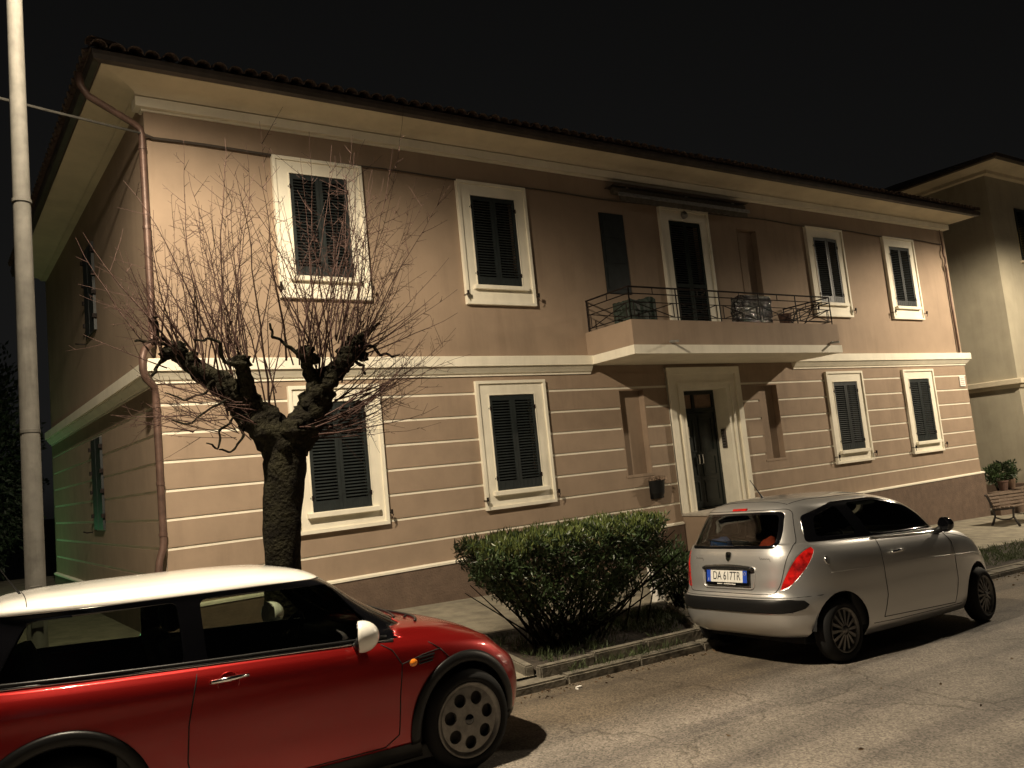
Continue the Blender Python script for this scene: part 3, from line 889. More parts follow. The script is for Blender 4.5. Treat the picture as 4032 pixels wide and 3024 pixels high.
mb = MB().cbox(-.25, .25, -.15, .15, 0, .44, .01); tag(mb.build('crate', M['interior'], loc=(11.7, -.95, FZ)), 'dark crate under the small clay pot on the balcony', 'crate')

# folded awning over the balcony door
aw = tag(empty('awning', (10.05, -.2, 6.30)), 'folded awning on the wall above the balcony door', 'awning')
mb = MB().tube([(-1.86, .02, .10), (1.84, .02, .10)], .075, 12); mb.build('fabric_roll', mat('awning_fabric', (.085, .07, .05), .9, var=(20, .4)), aw, smooth=True)
MB().cbox(-1.90, 1.88, -.11, .19, .185, .20, .004).build('top_cover', M['gutter'], aw)
MB().cbox(-1.83, 1.86, -.14, -.09, -.04, .03, .008).build('front_bar', M['grey_metal'], aw)
n = 40
vs = [(-1.8 + 3.6 * i / n, -.115 + .008 * math.sin(i * 1.9), z) for i in range(n + 1) for z in (-.04, -.13 - .018 * (i % 2))]
mesh_obj('valance', vs, [(2 * i, 2 * i + 2, 2 * i + 3, 2 * i + 1) for i in range(n)], mat('valance_cloth', (.10, .085, .065), .9, var=(12, .3)), aw)
for x in (-1.5, 0.1, 1.5):
    MB().box(x - .03, x + .03, -.02, .20, .0, .20).build('bracket', M['grey_metal'], aw)
for s_ in (-1, 1):
    MB().tube([(s_ * 1.3, .05, .03), (s_ * .45, -.02, .015), (s_ * 1.25, -.1, .0)], .018, 6).build('folding_arm', M['grey_metal'], aw)

# pot hung on the wall beside the entrance
hp = tag(empty('wall_pot', (8.56, -.035, .52)), 'black half-round pot with a dried plant hung on the wall left of the entrance', 'pot')
mb = MB()
prof = [(.10, 0), (.15, .10), (.175, .34), (.165, .34), (.13, .06), (0, .04)]
n = 16; vs = []; fs = []
for r_, h in prof:
    for k in range(n + 1):
        t = math.pi + math.pi * k / n
        vs.append((math.cos(t) * r_, math.sin(t) * r_, h))
for i in range(len(prof) - 1):
    for k in range(n): fs.append((i * (n + 1) + k, i * (n + 1) + k + 1, (i + 1) * (n + 1) + k + 1, (i + 1) * (n + 1) + k))
mb.add(vs, fs); mb.box(-.17, .17, -.006, 0, 0, .34)
mb.build('bowl', M['black_trim'], hp)
mb = MB()
for k in range(150):
    a = rng.uniform(math.pi, 2 * math.pi); r_ = rng.uniform(0, .14)
    b0 = Vector((math.cos(a) * r_, math.sin(a) * r_ * .9, .30)); d = Vector((rng.uniform(-.6, .6), rng.uniform(-.6, .3), rng.uniform(.3, 1))).normalized()
    l_ = rng.uniform(.06, .17); s_ = d.orthogonal().normalized() * rng.uniform(.008, .02)
    mb.add([b0 - s_, b0 + s_, b0 + d * l_ + s_ * .6 + Vector((0, 0, -.02)), b0 + d * l_ * .9 - s_ * .6], [(0, 1, 2, 3)])
mb.build('dried_plant', mat('dry_leaves', (.34, .25, .18), .9, var=(14, .4)), hp)

# overhead wire reaching the corner of the house
pts = []
A = Vector((-.05, -.10, 6.30)); B_ = Vector((-9.0, -4.5, 6.35))
for t in lin(0, 1, 16):
    q = A.lerp(B_, t); q.z -= .32 * math.sin(math.pi * t); pts.append(q)
tag(MB().tube(pts, .016, 6).build('overhead_wire', M['lamp_post']), 'pale overhead wire running left from the corner of the house', 'wire')

# ------------------------------------------------------------------ neighbouring house
NX, NY0, NE = 23.25, 0.0, 8.90
nb = tag(empty('neighbour_house', (NX + 6, 3, z_walk(NX, 0))), 'taller ochre house beyond the right end of the salmon house', 'house')
nl = tuple(-c for c in nb.location)
def npart(mb, name, m_, parent=None): return mb.build(name, m_, parent or nb, loc=nl if parent is None else (0, 0, 0))
nwin = [(24.75, 25.75, 6.1, 7.75), (28.2, 29.2, 6.1, 7.75), (24.75, 25.75, 2.9, 4.5), (28.2, 29.2, 2.9, 4.5), (24.75, 25.75, -.1, 1.5), (28.2, 29.2, -.1, 1.5)]
xc = cuts(NX, 36, *[v for h in nwin for v in h[:2]]); zc = cuts(-2.5, NE - .2, *[v for h in nwin for v in h[2:]])
npart(slab(xc, zc, lambda x, z: not rect_in(x, z, nwin), -.3, 0, fmap), 'front_wall', M['neigh'])
mb = MB(); mb.box(NX, NX + .3, 0.301, 11, -2.5, NE - .2); npart(mb, 'side_wall', M['neigh'])
mb = MB(); mb.box(NX + .3, 36, 10.7, 11, -2.5, NE - .2); mb.box(35.7, 36, .301, 10.699, -2.5, NE - .2); npart(mb, 'rear_wall', M['neigh'])
npth = [(NX, 11), (NX, 0), (36, 0)]
npart(sweep(npth, [(0, 2.22), (.05, 2.22), (.10, 2.30), (.10, 2.34), (.15, 2.34), (.15, 2.47), (0, 2.50)]), 'string_course', M['soffit'])
npart(sweep(npth, [(0, -2.5), (.07, -2.5), (.07, -.55), (0, -.53)]), 'plinth', M['plinth'])
npart(sweep(npth, [(0, NE - .28), (.12, NE - .25), (.12, NE - .15), (.62, NE - .06), (.62, NE), (0, NE)]), 'soffit', M['soffit'])
npart(sweep(npth, [(.622, NE - .07), (.74, NE - .05), (.74, NE + .06), (.622, NE + .06)]), 'gutter', M['gutter'])
vr = [(NX - .74, 11.7, NE + .06), (NX - .74, -.74, NE + .06), (36.7, -.74, NE + .06), (36.7, 11.7, NE + .06), (NX + 5, 5.5, NE + 2), (31, 5.5, NE + 2)]
npart(MB().add(vr, [(1, 2, 5, 4), (0, 1, 4), (2, 3, 5), (3, 0, 4, 5), (0, 3, 2, 1)]), 'roof', M['tile'])
for i, (a, b, c, d) in enumerate(nwin):
    mb = MB(); mb.box(a - .02, b + .02, .16, .18, c - .02, d + .02); npart(mb, 'window_pane', M['black_pane'])
    if i == 0:
        mb = MB(); mb.box(a + .05, a + .40, .10, .12, c + .05, c + .95); npart(mb, 'lit_blind', mat('lit_blind', (.5, .35, .1), .8, emit=(1, .62, .16, .35)))
    for k in range(2):
        x0 = a + .004 + k * .498; x1 = x0 + .49
        mb = slab([x0, x0 + .06, x1 - .06, x1], [c + .004, c + .12, d - .09, d - .004], lambda x, z, q=(x0 + .06, x1 - .06, c + .12, d - .09): not rect_in(x, z, [q]), .0, .04, fmap)
        sh = npart(mb, 'shutter', M['shutter'])
        mb = MB(); z = c + .14
        while z < d - .09:
            mb.box(x0 + .061, x1 - .061, -.024, .024, -.004, .004, Matrix.Translation((0, -.02, z)) @ Matrix.Rotation(R(10 if i == 0 else 38), 4, 'X')); z += .055
        tag(npart(mb, 'slat_pack', M['shutter'], sh), kind='stuff')
    mb = MB().cbox(a - .1, b + .1, -.10, .0, c - .08, c - .01, .008); npart(mb, 'sill', M['soffit'])

# low wall with a wooden rail, pots and a green shrub between the houses
gw = tag(empty('garden_wall', (21.9, -.35, z_walk(21.9, -.3))), 'low brown garden wall with a rail between the two houses', 'wall')
gl = tuple(-c for c in gw.location)
MB().box(20.46, 23.1, -.30, -.12, -1.6, -.62).build('wall_body', M['plinth'], gw, loc=gl)
MB().cbox(20.44, 23.2, -.36, -.06, -.618, -.56, .01).build('coping', M['bench_wood'], gw, loc=gl)
for j, (x, r_, tx) in enumerate(((21.0, .13, 'reddish clay pot on the garden wall, nearer the salmon house'), (21.42, .12, 'clay pot with a pale band on the garden wall, farther from the salmon house'))):
    mb = MB().lathe([(0, 0), (r_ * .7, 0), (r_, .22), (r_ * 1.08, .23), (r_ * 1.08, .27), (r_ * .9, .27), (r_ * .85, .2), (0, .2)], 16)
    tag(mb.build('clay_pot', M['terracotta'] if j == 0 else mat('pale_clay', (.4, .27, .2), .85, var=(8, .3)), loc=(x, -.21, -.559)), tx, 'pot')

# ------------------------------------------------------------------ bench
bx, by = 17.88, -1.42
bz = z_walk(bx, by)
be = tag(empty('park_bench', (bx + .85, by - .2, z_walk(bx + .85, by - .2))), 'slatted wooden bench with dark cast iron ends in front of the plinth at far right', 'bench')
bl = tuple(-c for c in be.location)
def end_frame(x):
    z0 = z_walk(x, by - .2)
    mb = MB()
    P3 = lambda pts: [(x, by + a, z0 + b) for a, b in pts]
    mb.tube(P3([(.10, 0), (.05, .10), (.0, .22), (.02, .40), (.07, .55), (.12, .70), (.16, .72)]), [.03, .026, .024, .024, .022, .024, .028], 8)
    mb.tube(P3([(-.52, 0), (-.47, .10), (-.41, .22), (-.42, .36), (-.44, .42)]), [.032, .026, .024, .022, .024], 8)
    mb.tube(P3([(.0, .20), (-.12, .16), (-.21, .15), (-.30, .16), (-.41, .20)]), .018, 8)
    mb.tube(P3([(.02, .38), (-.12, .385), (-.30, .40), (-.46, .43)]), .022, 8)
    mb.build('end_frame', M['cast_iron'], be, loc=bl, smooth=True)
for x in (bx, bx + 1.72): end_frame(x)
sl_ = -0.0353
def bench_slat(y, z, w, t, tilt):
    Mx = Matrix.Translation((bx - .06, by + y, bz + z)) @ Matrix.Rotation(math.atan(-sl_), 4, 'Y') @ Matrix.Rotation(tilt, 4, 'X')
    MB().cbox(0, 1.85, -w / 2, w / 2, -t / 2, t / 2, .006, Mx).build('slat', M['bench_wood'], be, loc=bl)
for k in range(5): bench_slat(-.42 + k * .10, .45 - k * .010, .075, .03, R(4))
for k in range(4): bench_slat(-.015 + k * .030, .49 + k * .075 , .06, .028, R(68))

# ------------------------------------------------------------------ street lamps
def street_lamp(px, py, hx, hy, H, label, sg=1):
    z0 = z_walk(px, py)
    sl2 = tag(empty('street_lamp', (px, py, z0)), label, 'street lamp', 'street lamps along the pavement')
    a = Vector((hx - px, hy - py, 0)); AL = a.length; a.normalize()
    hh = H - z0
    MB().lathe([(.0, 0), (.10, 0), (.10, .05), (.08, .08), (.074, hh * .5), (.062, hh - .5)], 20).build('post', M['lamp_post'], sl2, smooth=True)
    MB().lathe([(.0, 0), (.15, 0), (.15, .04), (.10, .06), (0.0, .06)], 20).build('base_collar', M['grey_metal'], sl2)
    for zz in (2.55, 4.62):
        MB().lathe([(.070, zz), (.0795, zz + .004), (.0795, zz + .032), (.070, zz + .036)], 20).build('steel_band', M['lamp_post'], sl2)
    MB().cbox(-.045, .045, -.088, -.06, .9, 1.25, .006).build('access_hatch', M['lamp_post'], sl2)
    pts = [Vector((0, 0, hh - .52)), Vector((0, 0, hh - .2)), a * .15 + Vector((0, 0, hh + .0)), a * .6 + Vector((0, 0, hh + .18)), a * (AL * .6) + Vector((0, 0, hh + .22)), a * (AL - .25) + Vector((0, 0, hh + .14))]
    MB().tube(pts, [.06, .055, .05, .047, .043, .04], 12).build('arm', M['lamp_post'], sl2, smooth=True)
    Mh = Matrix.Translation((0, 0, hh)) @ Matrix.Rotation(math.atan2(a.y, a.x), 4, 'Z')
    hd = MB().cbox(AL - .32, AL + .35, -.16, .16, .09, .18, .03, Mh).build('lamp_head', M['grey_metal'], sl2)
    MB().box(AL - .22, AL + .22, -.11, .11, .082, .087, Mh).build('led_panel', mat('led_panel', (1, .9, .7), .5, emit=(*LAMP_COL, LED_GLOW)), hd)
    ld = bpy.data.lights.new('lamp_light', 'SPOT')
    ld.energy = LAMP_W; ld.color = LAMP_COL
    ld.spot_size = R(175); ld.spot_blend = 0.30
    ld.shadow_soft_size = 0.12
    lo = bpy.data.objects.new('lamp_light', ld)
    c = a * AL
    lo.location = (c.x, c.y, hh + .03)
    lo.rotation_euler = (0, sg * R(4), 0)
    link(lo, sl2)
    return sl2
street_lamp(-1.60, -3.15, -1.30, -5.3, 7.12, 'pale street lamp post rising out of view at the left edge')
street_lamp(20.9, -3.2, 20.6, -5.3, 6.75, 'street lamp beyond the bench, outside the right edge', -1)

# ------------------------------------------------------------------ car toolkit
def half_ring(xr, xf, xc_, w, nr, nf, N):
    pts = []
    D = 900
    for i in range(D + 1):
        th = math.pi * (1 - i / D)
        c, s_ = math.cos(th), max(0.0, math.sin(th))
        n = nr if c < 0 else nf
        a = (xc_ - xr) if c < 0 else (xf - xc_)
        # blend exponents so both halves meet smoothly at the widest point
        x = xc_ + math.copysign(abs(c) ** (2 / n), c) * a
        y = w * s_ ** (2 / n)
        pts.append((x, y))
    P_ = np.array(pts)
    d = np.concatenate([[0], np.cumsum(np.hypot(*np.diff(P_, axis=0).T))])
    t = np.linspace(0, d[-1], N + 1)
    return np.stack([np.interp(t, d, P_[:, 0]), np.interp(t, d, P_[:, 1])], 1)

def car_shell(rings, xc_, N=130, sub=7):
    """rings bottom to top: dict(xr,xf,w,nr,nf,z) with z a number or [(x,z)...]; returns bmesh of the whole skin"""
    G = []
    for r_ in rings:
        h = half_ring(r_['xr'], r_['xf'], r_.get('xc', xc_), r_['w'], r_.get('nr', 4.5), r_.get('nf', 4.0), N)
        z = r_['z']
        zz = np.array([z if not isinstance(z, list) else smooth_interp(x, z) for x in h[:, 0]])
        if 'crown' in r_:
            zz = zz + r_['crown'] * (1 - (h[:, 1] / max(r_['w'], 1e-6)) ** 2)
        wf = r_.get('wf')
        yy = h[:, 1] * np.array([smooth_interp(x, wf) for x in h[:, 0]]) if wf else h[:, 1]
        G.append(np.stack([h[:, 0], yy, zz], 1))
    G = np.array(G)
    out = []
    K = len(G)
    for k in range(K - 1):
        p0 = G[max(0, k - 1)]; p1 = G[k]; p2 = G[k + 1]; p3 = G[min(K - 1, k + 2)]
        # finite-difference slopes weighted by chord length to avoid overshoot
        c1 = np.linalg.norm(p2 - p1, axis=1, keepdims=True) + 1e-9
        c0 = np.linalg.norm(p1 - p0, axis=1, keepdims=True) if k > 0 else c1
        c2 = np.linalg.norm(p3 - p2, axis=1, keepdims=True) if k < K - 2 else c1
        c0 = np.maximum(c0, 1e-9); c2 = np.maximum(c2, 1e-9)
        m1 = ((p2 - p1) / c1 * c0 + (p1 - p0) / c0 * c1) / (c0 + c1) * c1 if k > 0 else (p2 - p1)
        m2 = ((p3 - p2) / c2 * c1 + (p2 - p1) / c1 * c2) / (c1 + c2) * c1 if k < K - 2 else (p2 - p1)
        if rings[k].get('sharp'): m1 = p2 - p1
        if rings[k + 1].get('sharp'): m2 = p2 - p1
        s_ = rings[k].get('sub', sub)
        for i in range(s_):
            t = i / s_
            out.append((2 * t**3 - 3 * t**2 + 1) * p1 + (t**3 - 2 * t**2 + t) * m1 + (-2 * t**3 + 3 * t**2) * p2 + (t**3 - t**2) * m2)
    out.append(G[-1])
    V = np.array(out)
    J, I = V.shape[:2]
    bm = bmesh.new()
    for side in (1, -1):
        vs = [[bm.verts.new((p[0], p[1] * side, p[2])) for p in row] for row in V]
        for j in range(J - 1):
            for i in range(I - 1):
                q = (vs[j][i], vs[j][i + 1], vs[j + 1][i + 1], vs[j + 1][i])
                if side == 1: q = q[::-1]
                bm.faces.new(q)
    bmesh.ops.remove_doubles(bm, verts=bm.verts, dist=2e-4)
    bmesh.ops.dissolve_degenerate(bm, edges=bm.edges, dist=1e-5)
    bmesh.ops.recalc_face_normals(bm, faces=bm.faces)
    return bm

def poly_planes(poly, axes):
    """half-spaces of a convex polygon given in two axes"""
    n = len(poly)
    area = sum(poly[i][0] * poly[(i + 1) % n][1] - poly[(i + 1) % n][0] * poly[i][1] for i in range(n))
    if area < 0: poly = poly[::-1]
    out = []
    for i in range(n):
        a, b = Vector(poly[i]), Vector(poly[(i + 1) % n])
        d = b - a
        if d.length < 1e-6: continue
        nn = Vector((d.y, -d.x)).normalized()   # outward
        co = [0, 0, 0]; no = [0, 0, 0]
        co[axes[0]], co[axes[1]] = a; no[axes[0]], no[axes[1]] = nn
        out.append((Vector(co), Vector(no)))
    return out

def cut_out(bm, planes, cond):
    """cut the skin along the planes and return the enclosed faces as a new bmesh (removed from bm)"""
    live = [f for f in bm.faces if cond(f.calc_center_median())]
    for co, no in planes:
        live = [f for f in live if f.is_valid and min((v.co - co).dot(no) for v in f.verts) < 1e-6]
        cross = [f for f in live if max((v.co - co).dot(no) for v in f.verts) > 1e-6]
        if not cross: continue
        geom = set(cross)
        for f in cross:
            geom.update(f.edges); geom.update(f.verts)
        res = bmesh.ops.bisect_plane(bm, geom=list(geom), plane_co=co, plane_no=no, dist=1e-6)
        newf = [g_ for g_ in res['geom'] if isinstance(g_, bmesh.types.BMFace)]
        live = list({f for f in live if f.is_valid} | {f for f in newf if f.is_valid})
    ins = []
    for f in live:
        if not f.is_valid: continue
        c = f.calc_center_median()
        if cond(c) and all((c - co).dot(no) <= 1e-6 for co, no in planes): ins.append(f)
    nb_ = bmesh.new(); mp = {}
    for f in ins:
        vs = []
        for v in f.verts:
            if v not in mp: mp[v] = nb_.verts.new(v.co)
            vs.append(mp[v])
        try: nb_.faces.new(vs)
        except ValueError: pass
    bmesh.ops.delete(bm, geom=ins, context='FACES')
    return nb_

def rounded(poly, r, n=5):
    out = []
    k = len(poly)
    for i in range(k):
        p = Vector(poly[i]); a = (Vector(poly[i - 1]) - p); b = (Vector(poly[(i + 1) % k]) - p)
        rr = min(r, a.length * .45, b.length * .45)
        A_ = p + a.normalized() * rr; B2 = p + b.normalized() * rr
        for t in range(n + 1):
            t /= n
            q = A_ * (1 - t)**2 + p * 2 * t * (1 - t) + B2 * t * t
            out.append((q.x, q.y))
    return out

def circle(cx, cz, r, n=30, a0=0, a1=2 * math.pi):
    return [(cx + r * math.cos(a0 + (a1 - a0) * i / n), cz + r * math.sin(a0 + (a1 - a0) * i / n)) for i in range(n)]

def thicken(o, t):
    m_ = o.modifiers.new('solidify', 'SOLIDIFY'); m_.thickness = t; m_.offset = -1
    return o

class Skin:
    def __init__(s, bm): s.bvh = BVHTree.FromBMesh(bm)
    def side(s, x, z, sgn, out=0.0):
        h = s.bvh.ray_cast(Vector((x, sgn * 2.0, z)), Vector((0, -sgn, 0)))
        if h[0] is None: return None
        n = h[1] if h[1].y * sgn > 0 else -h[1]
        return h[0] + n * out
    def end(s, y, z, sgn, out=0.0):
        h = s.bvh.ray_cast(Vector((sgn * 6.0 + 0.0, y, z)), Vector((-sgn, 0, 0)))
        if h[0] is None: return None
        n = h[1] if h[1].x * sgn > 0 else -h[1]
        return h[0] + n * out
    def top(s, x, y, out=0.0):
        h = s.bvh.ray_cast(Vector((x, y, 3.0)), Vector((0, 0, -1)))
        if h[0] is None: return None
        n = h[1] if h[1].z > 0 else -h[1]
        return h[0] + n * out

def dens(pts, d=0.04):
    out = []
    for a, b in zip(pts[:-1], pts[1:]):
        a, b = Vector(a), Vector(b); n = max(1, int((b - a).length / d))
        out += [a.lerp(b, i / n) for i in range(n)]
    return out + [Vector(pts[-1])]

def seam(skin, pts, sgn, parent, r=0.004, name='panel_gap', m_='seam', how='side', out=0.0):
    q = []
    for p in dens(pts):
        h = skin.side(p[0], p[1], sgn, out) if how == 'side' else (skin.end(p[0], p[1], sgn, out) if how == 'end' else skin.top(p[0], p[1], out))
        if h is not None: q.append(h)
    if len(q) > 2:
        return MB().tube(q, r, 6).build(name, M[m_], parent, smooth=True)

def wheel(parent, x, y, r, rim_r, w, style, sgn, steer=0.0, dirt=None):
    wl = empty('wheel', (x, y, r), (0, 0, steer), parent)
    Mx = Matrix.Rotation(R(90) * sgn * -1, 4, 'X')   # local Z -> outward (sgn*Y)
    Mx = Matrix.Rotation(-sgn * R(90), 4, 'X')
    h = w / 2
    prof = [(rim_r - .01, -h + .02), (rim_r + .02, -h), (r - .045, -h + .003), (r - .015, -h + .025), (r, -h + .05), (r, h - .05), (r - .015, h - .025), (r - .045, h - .003), (rim_r + .02, h), (rim_r - .004, h - .018), (rim_r - .01, h - .06)]
    MB().lathe(prof, 44, Mx).build('tyre', M['rubber'], wl, smooth=True)
    rimm = M['rim']
    if style == 'holes':
        outer = [(rim_r * .86 * math.cos(2 * math.pi * i / 56), rim_r * .86 * math.sin(2 * math.pi * i / 56)) for i in range(56)]
        vs = [Vector(p) for p in outer]; es = [(i, (i + 1) % 56) for i in range(56)]
        hol = []
        for k in range(7):
            a = 2 * math.pi * (k + .25) / 7; cx, cy = rim_r * .60 * math.cos(a), rim_r * .60 * math.sin(a)
            st = len(vs); hr = rim_r * .18
            vs += [Vector((cx + hr * math.cos(2 * math.pi * i / 18), cy + hr * math.sin(2 * math.pi * i / 18))) for i in range(18)]
            es += [(st + i, st + (i + 1) % 18) for i in range(18)]
            hol.append((cx, cy, hr))
        V2, E2, F2, _, _, _ = delaunay_2d_cdt(vs, es, [], 1, 1e-6)
        fs = []
        for f in F2:
            c = sum((Vector(V2[i]) for i in f), Vector((0, 0))) / len(f)
            if not any((c.x - a)**2 + (c.y - b)**2 < (q * .97)**2 for a, b, q in hol): fs.append(tuple(f))
        dish = lambda p: h - .042 + .016 * (1 - (p.length / rim_r)**2)
        o = mesh_obj('rim', [Mx @ Vector((p[0], p[1], dish(Vector(p)))) for p in V2], fs, rimm, wl)
        thicken(o, .022).modifiers[0].offset = 0
        MB().lathe([(rim_r * .84, h - .05), (rim_r * .86, h - .028), (rim_r * .93, h - .022), (rim_r * .99, h - .006), (rim_r * 1.01, h - .012), (rim_r * .99, h - .09), (rim_r * .8, -h + .05)], 48, Mx).build('rim_lip', rimm, wl, smooth=True)
    else:
        ns = 14
        for k in range(ns):
            a = 2 * math.pi * k / ns
            c, s_ = math.cos(a), math.sin(a); t = Vector((-s_, c, 0)); rd = Vector((c, s_, 0))
            w0, w1 = .010, .016
            q = []
            for rr, ww, hh in ((.045, w0, h - .012), (rim_r * .92, w1, h - .03)):
                for sg in (-1, 1):
                    for dz in (0, -.03): q.append(Mx @ (rd * rr + t * ww * sg + Vector((0, 0, hh + dz))))
            MB().add(q, [(0, 2, 6, 4), (0, 4, 5, 1), (2, 3, 7, 6), (1, 5, 7, 3), (4, 6, 7, 5)]).build('spoke', rimm, wl)
        MB().lathe([(rim_r * .88, h - .05), (rim_r * .90, h - .03), (rim_r * .99, h - .006), (rim_r * 1.01, h - .012), (rim_r * .99, h - .09), (rim_r * .8, -h + .05)], 44, Mx).build('rim_lip', rimm, wl, smooth=True)
    MB().lathe([(0, h - .002), (.028, h - .004), (.036, h - .018), (.05, h - .03)], 20, Mx).build('hub_cap', M['gloss_black'] if style == 'holes' else rimm, wl, smooth=True)
    for k in range(4):
        a = 2 * math.pi * (k + .5) / 4
        MB().lathe([(0, h - .018), (.008, h - .018), (.009, h - .03)], 8, Mx @ Matrix.Translation((.062 * math.cos(a), .062 * math.sin(a), 0))).build('wheel_bolt', M['seam'], wl)
    MB().lathe([(0, h - .075), (rim_r * .78, h - .08), (rim_r * .78, h - .095), (0, h - .095)], 28, Mx).build('brake_disc', M['brake'], wl)
    return wl
M['rim'] = mat('alloy_rim', (.20, .19, .175), .45, .7, var=(18, .25))
M['brake'] = mat('brake_disc', (.05, .045, .04), .6, .4)

def seat(parent, x, y, z, m_, head=True, w=.46):
    s_ = empty('seat', (x, y, z), parent=parent)
    MB().cbox(-.25, .25, -w / 2, w / 2, 0, .16, .05).build('cushion', m_, s_, smooth=True)
    MB().cbox(-.09, .05, -w / 2, w / 2, 0, .62, .045, Matrix.Translation((-.22, 0, .10)) @ Matrix.Rotation(R(-14), 4, 'Y')).build('backrest', m_, s_, smooth=True)
    if head:
        MB().cbox(-.05, .05, -.13, .13, 0, .17, .045, Matrix.Translation((-.40, 0, .77)) @ Matrix.Rotation(R(-8), 4, 'Y')).build('headrest', m_, s_, smooth=True)
    return s_

def steering_wheel(parent, x, y, z):
    Mx = Matrix.Translation((x, y, z)) @ Matrix.Rotation(R(-62), 4, 'Y')
    mb = MB().tube([Mx @ Vector((.18 * math.cos(a), .18 * math.sin(a), 0)) for a in lin(0, 2 * math.pi * 27 / 28, 27)], .016, 8, closed=True)
    for a in (R(0), R(180), R(270)):
        mb.tube([Mx @ Vector((0, 0, -.02)), Mx @ Vector((.18 * math.sin(a), .18 * math.cos(a), 0))], .014, 6)
    mb.tube([Mx @ Vector((0, 0, .02)), Mx @ Vector((0, 0, -.3))], [.05, .03], 10)
    mb.build('steering_wheel', M['interior'], parent, smooth=True)

def door_mirror(parent, x, y, z, sgn, m_, sc=1.0):
    mb = MB()
    bm = bmesh.new(); bmesh.ops.create_uvsphere(bm, u_segments=20, v_segments=12, radius=1)
    for v in bm.verts:
        c = v.co
        xx = c.x * .115 if c.x > 0 else max(c.x, -.35) * .075
        v.co = Vector((xx * sc, c.y * .105 * sc, c.z * .10 * sc))
    o = from_bm('door_mirror', bm, m_, parent, loc=(x, y + sgn * .02, z), smooth=True); bm.free()
    o.rotation_euler = (0, 0, sgn * R(20))
    Mg = Matrix.Rotation(R(90), 4, 'Y')
    MB().lathe([(0, -.0275 * sc), (.090 * sc, -.0275 * sc), (.098 * sc, -.022 * sc)], 20, Mg).build('mirror_glass', M['gloss_black'], o)
    MB().tube([(-.0, -sgn * .05, -.04), (-.01, -sgn * .13, -.075), (-.02, -sgn * .20, -.085)], [.04, .035, .04], 8).build('mirror_arm', M['black_trim'], o, smooth=True)
    return o

def arch_liner(parent, x, zc_, r, y0, y1, sgn):
    mb = MB(); n = 18; vs = []
    for i in range(n + 1):
        a = R(6) + (math.pi - R(12)) * i / n
        for yy in (y0, y1): vs.append((x + r * math.cos(a), sgn * yy, zc_ + r * math.sin(a)))
    fs = [(2 * i, 2 * i + 2, 2 * i + 3, 2 * i + 1) for i in range(n)]
    fs.append(tuple(2 * i for i in range(n + 1)))
    mb.add(vs, fs).build('wheel_arch', M['seam'], parent)

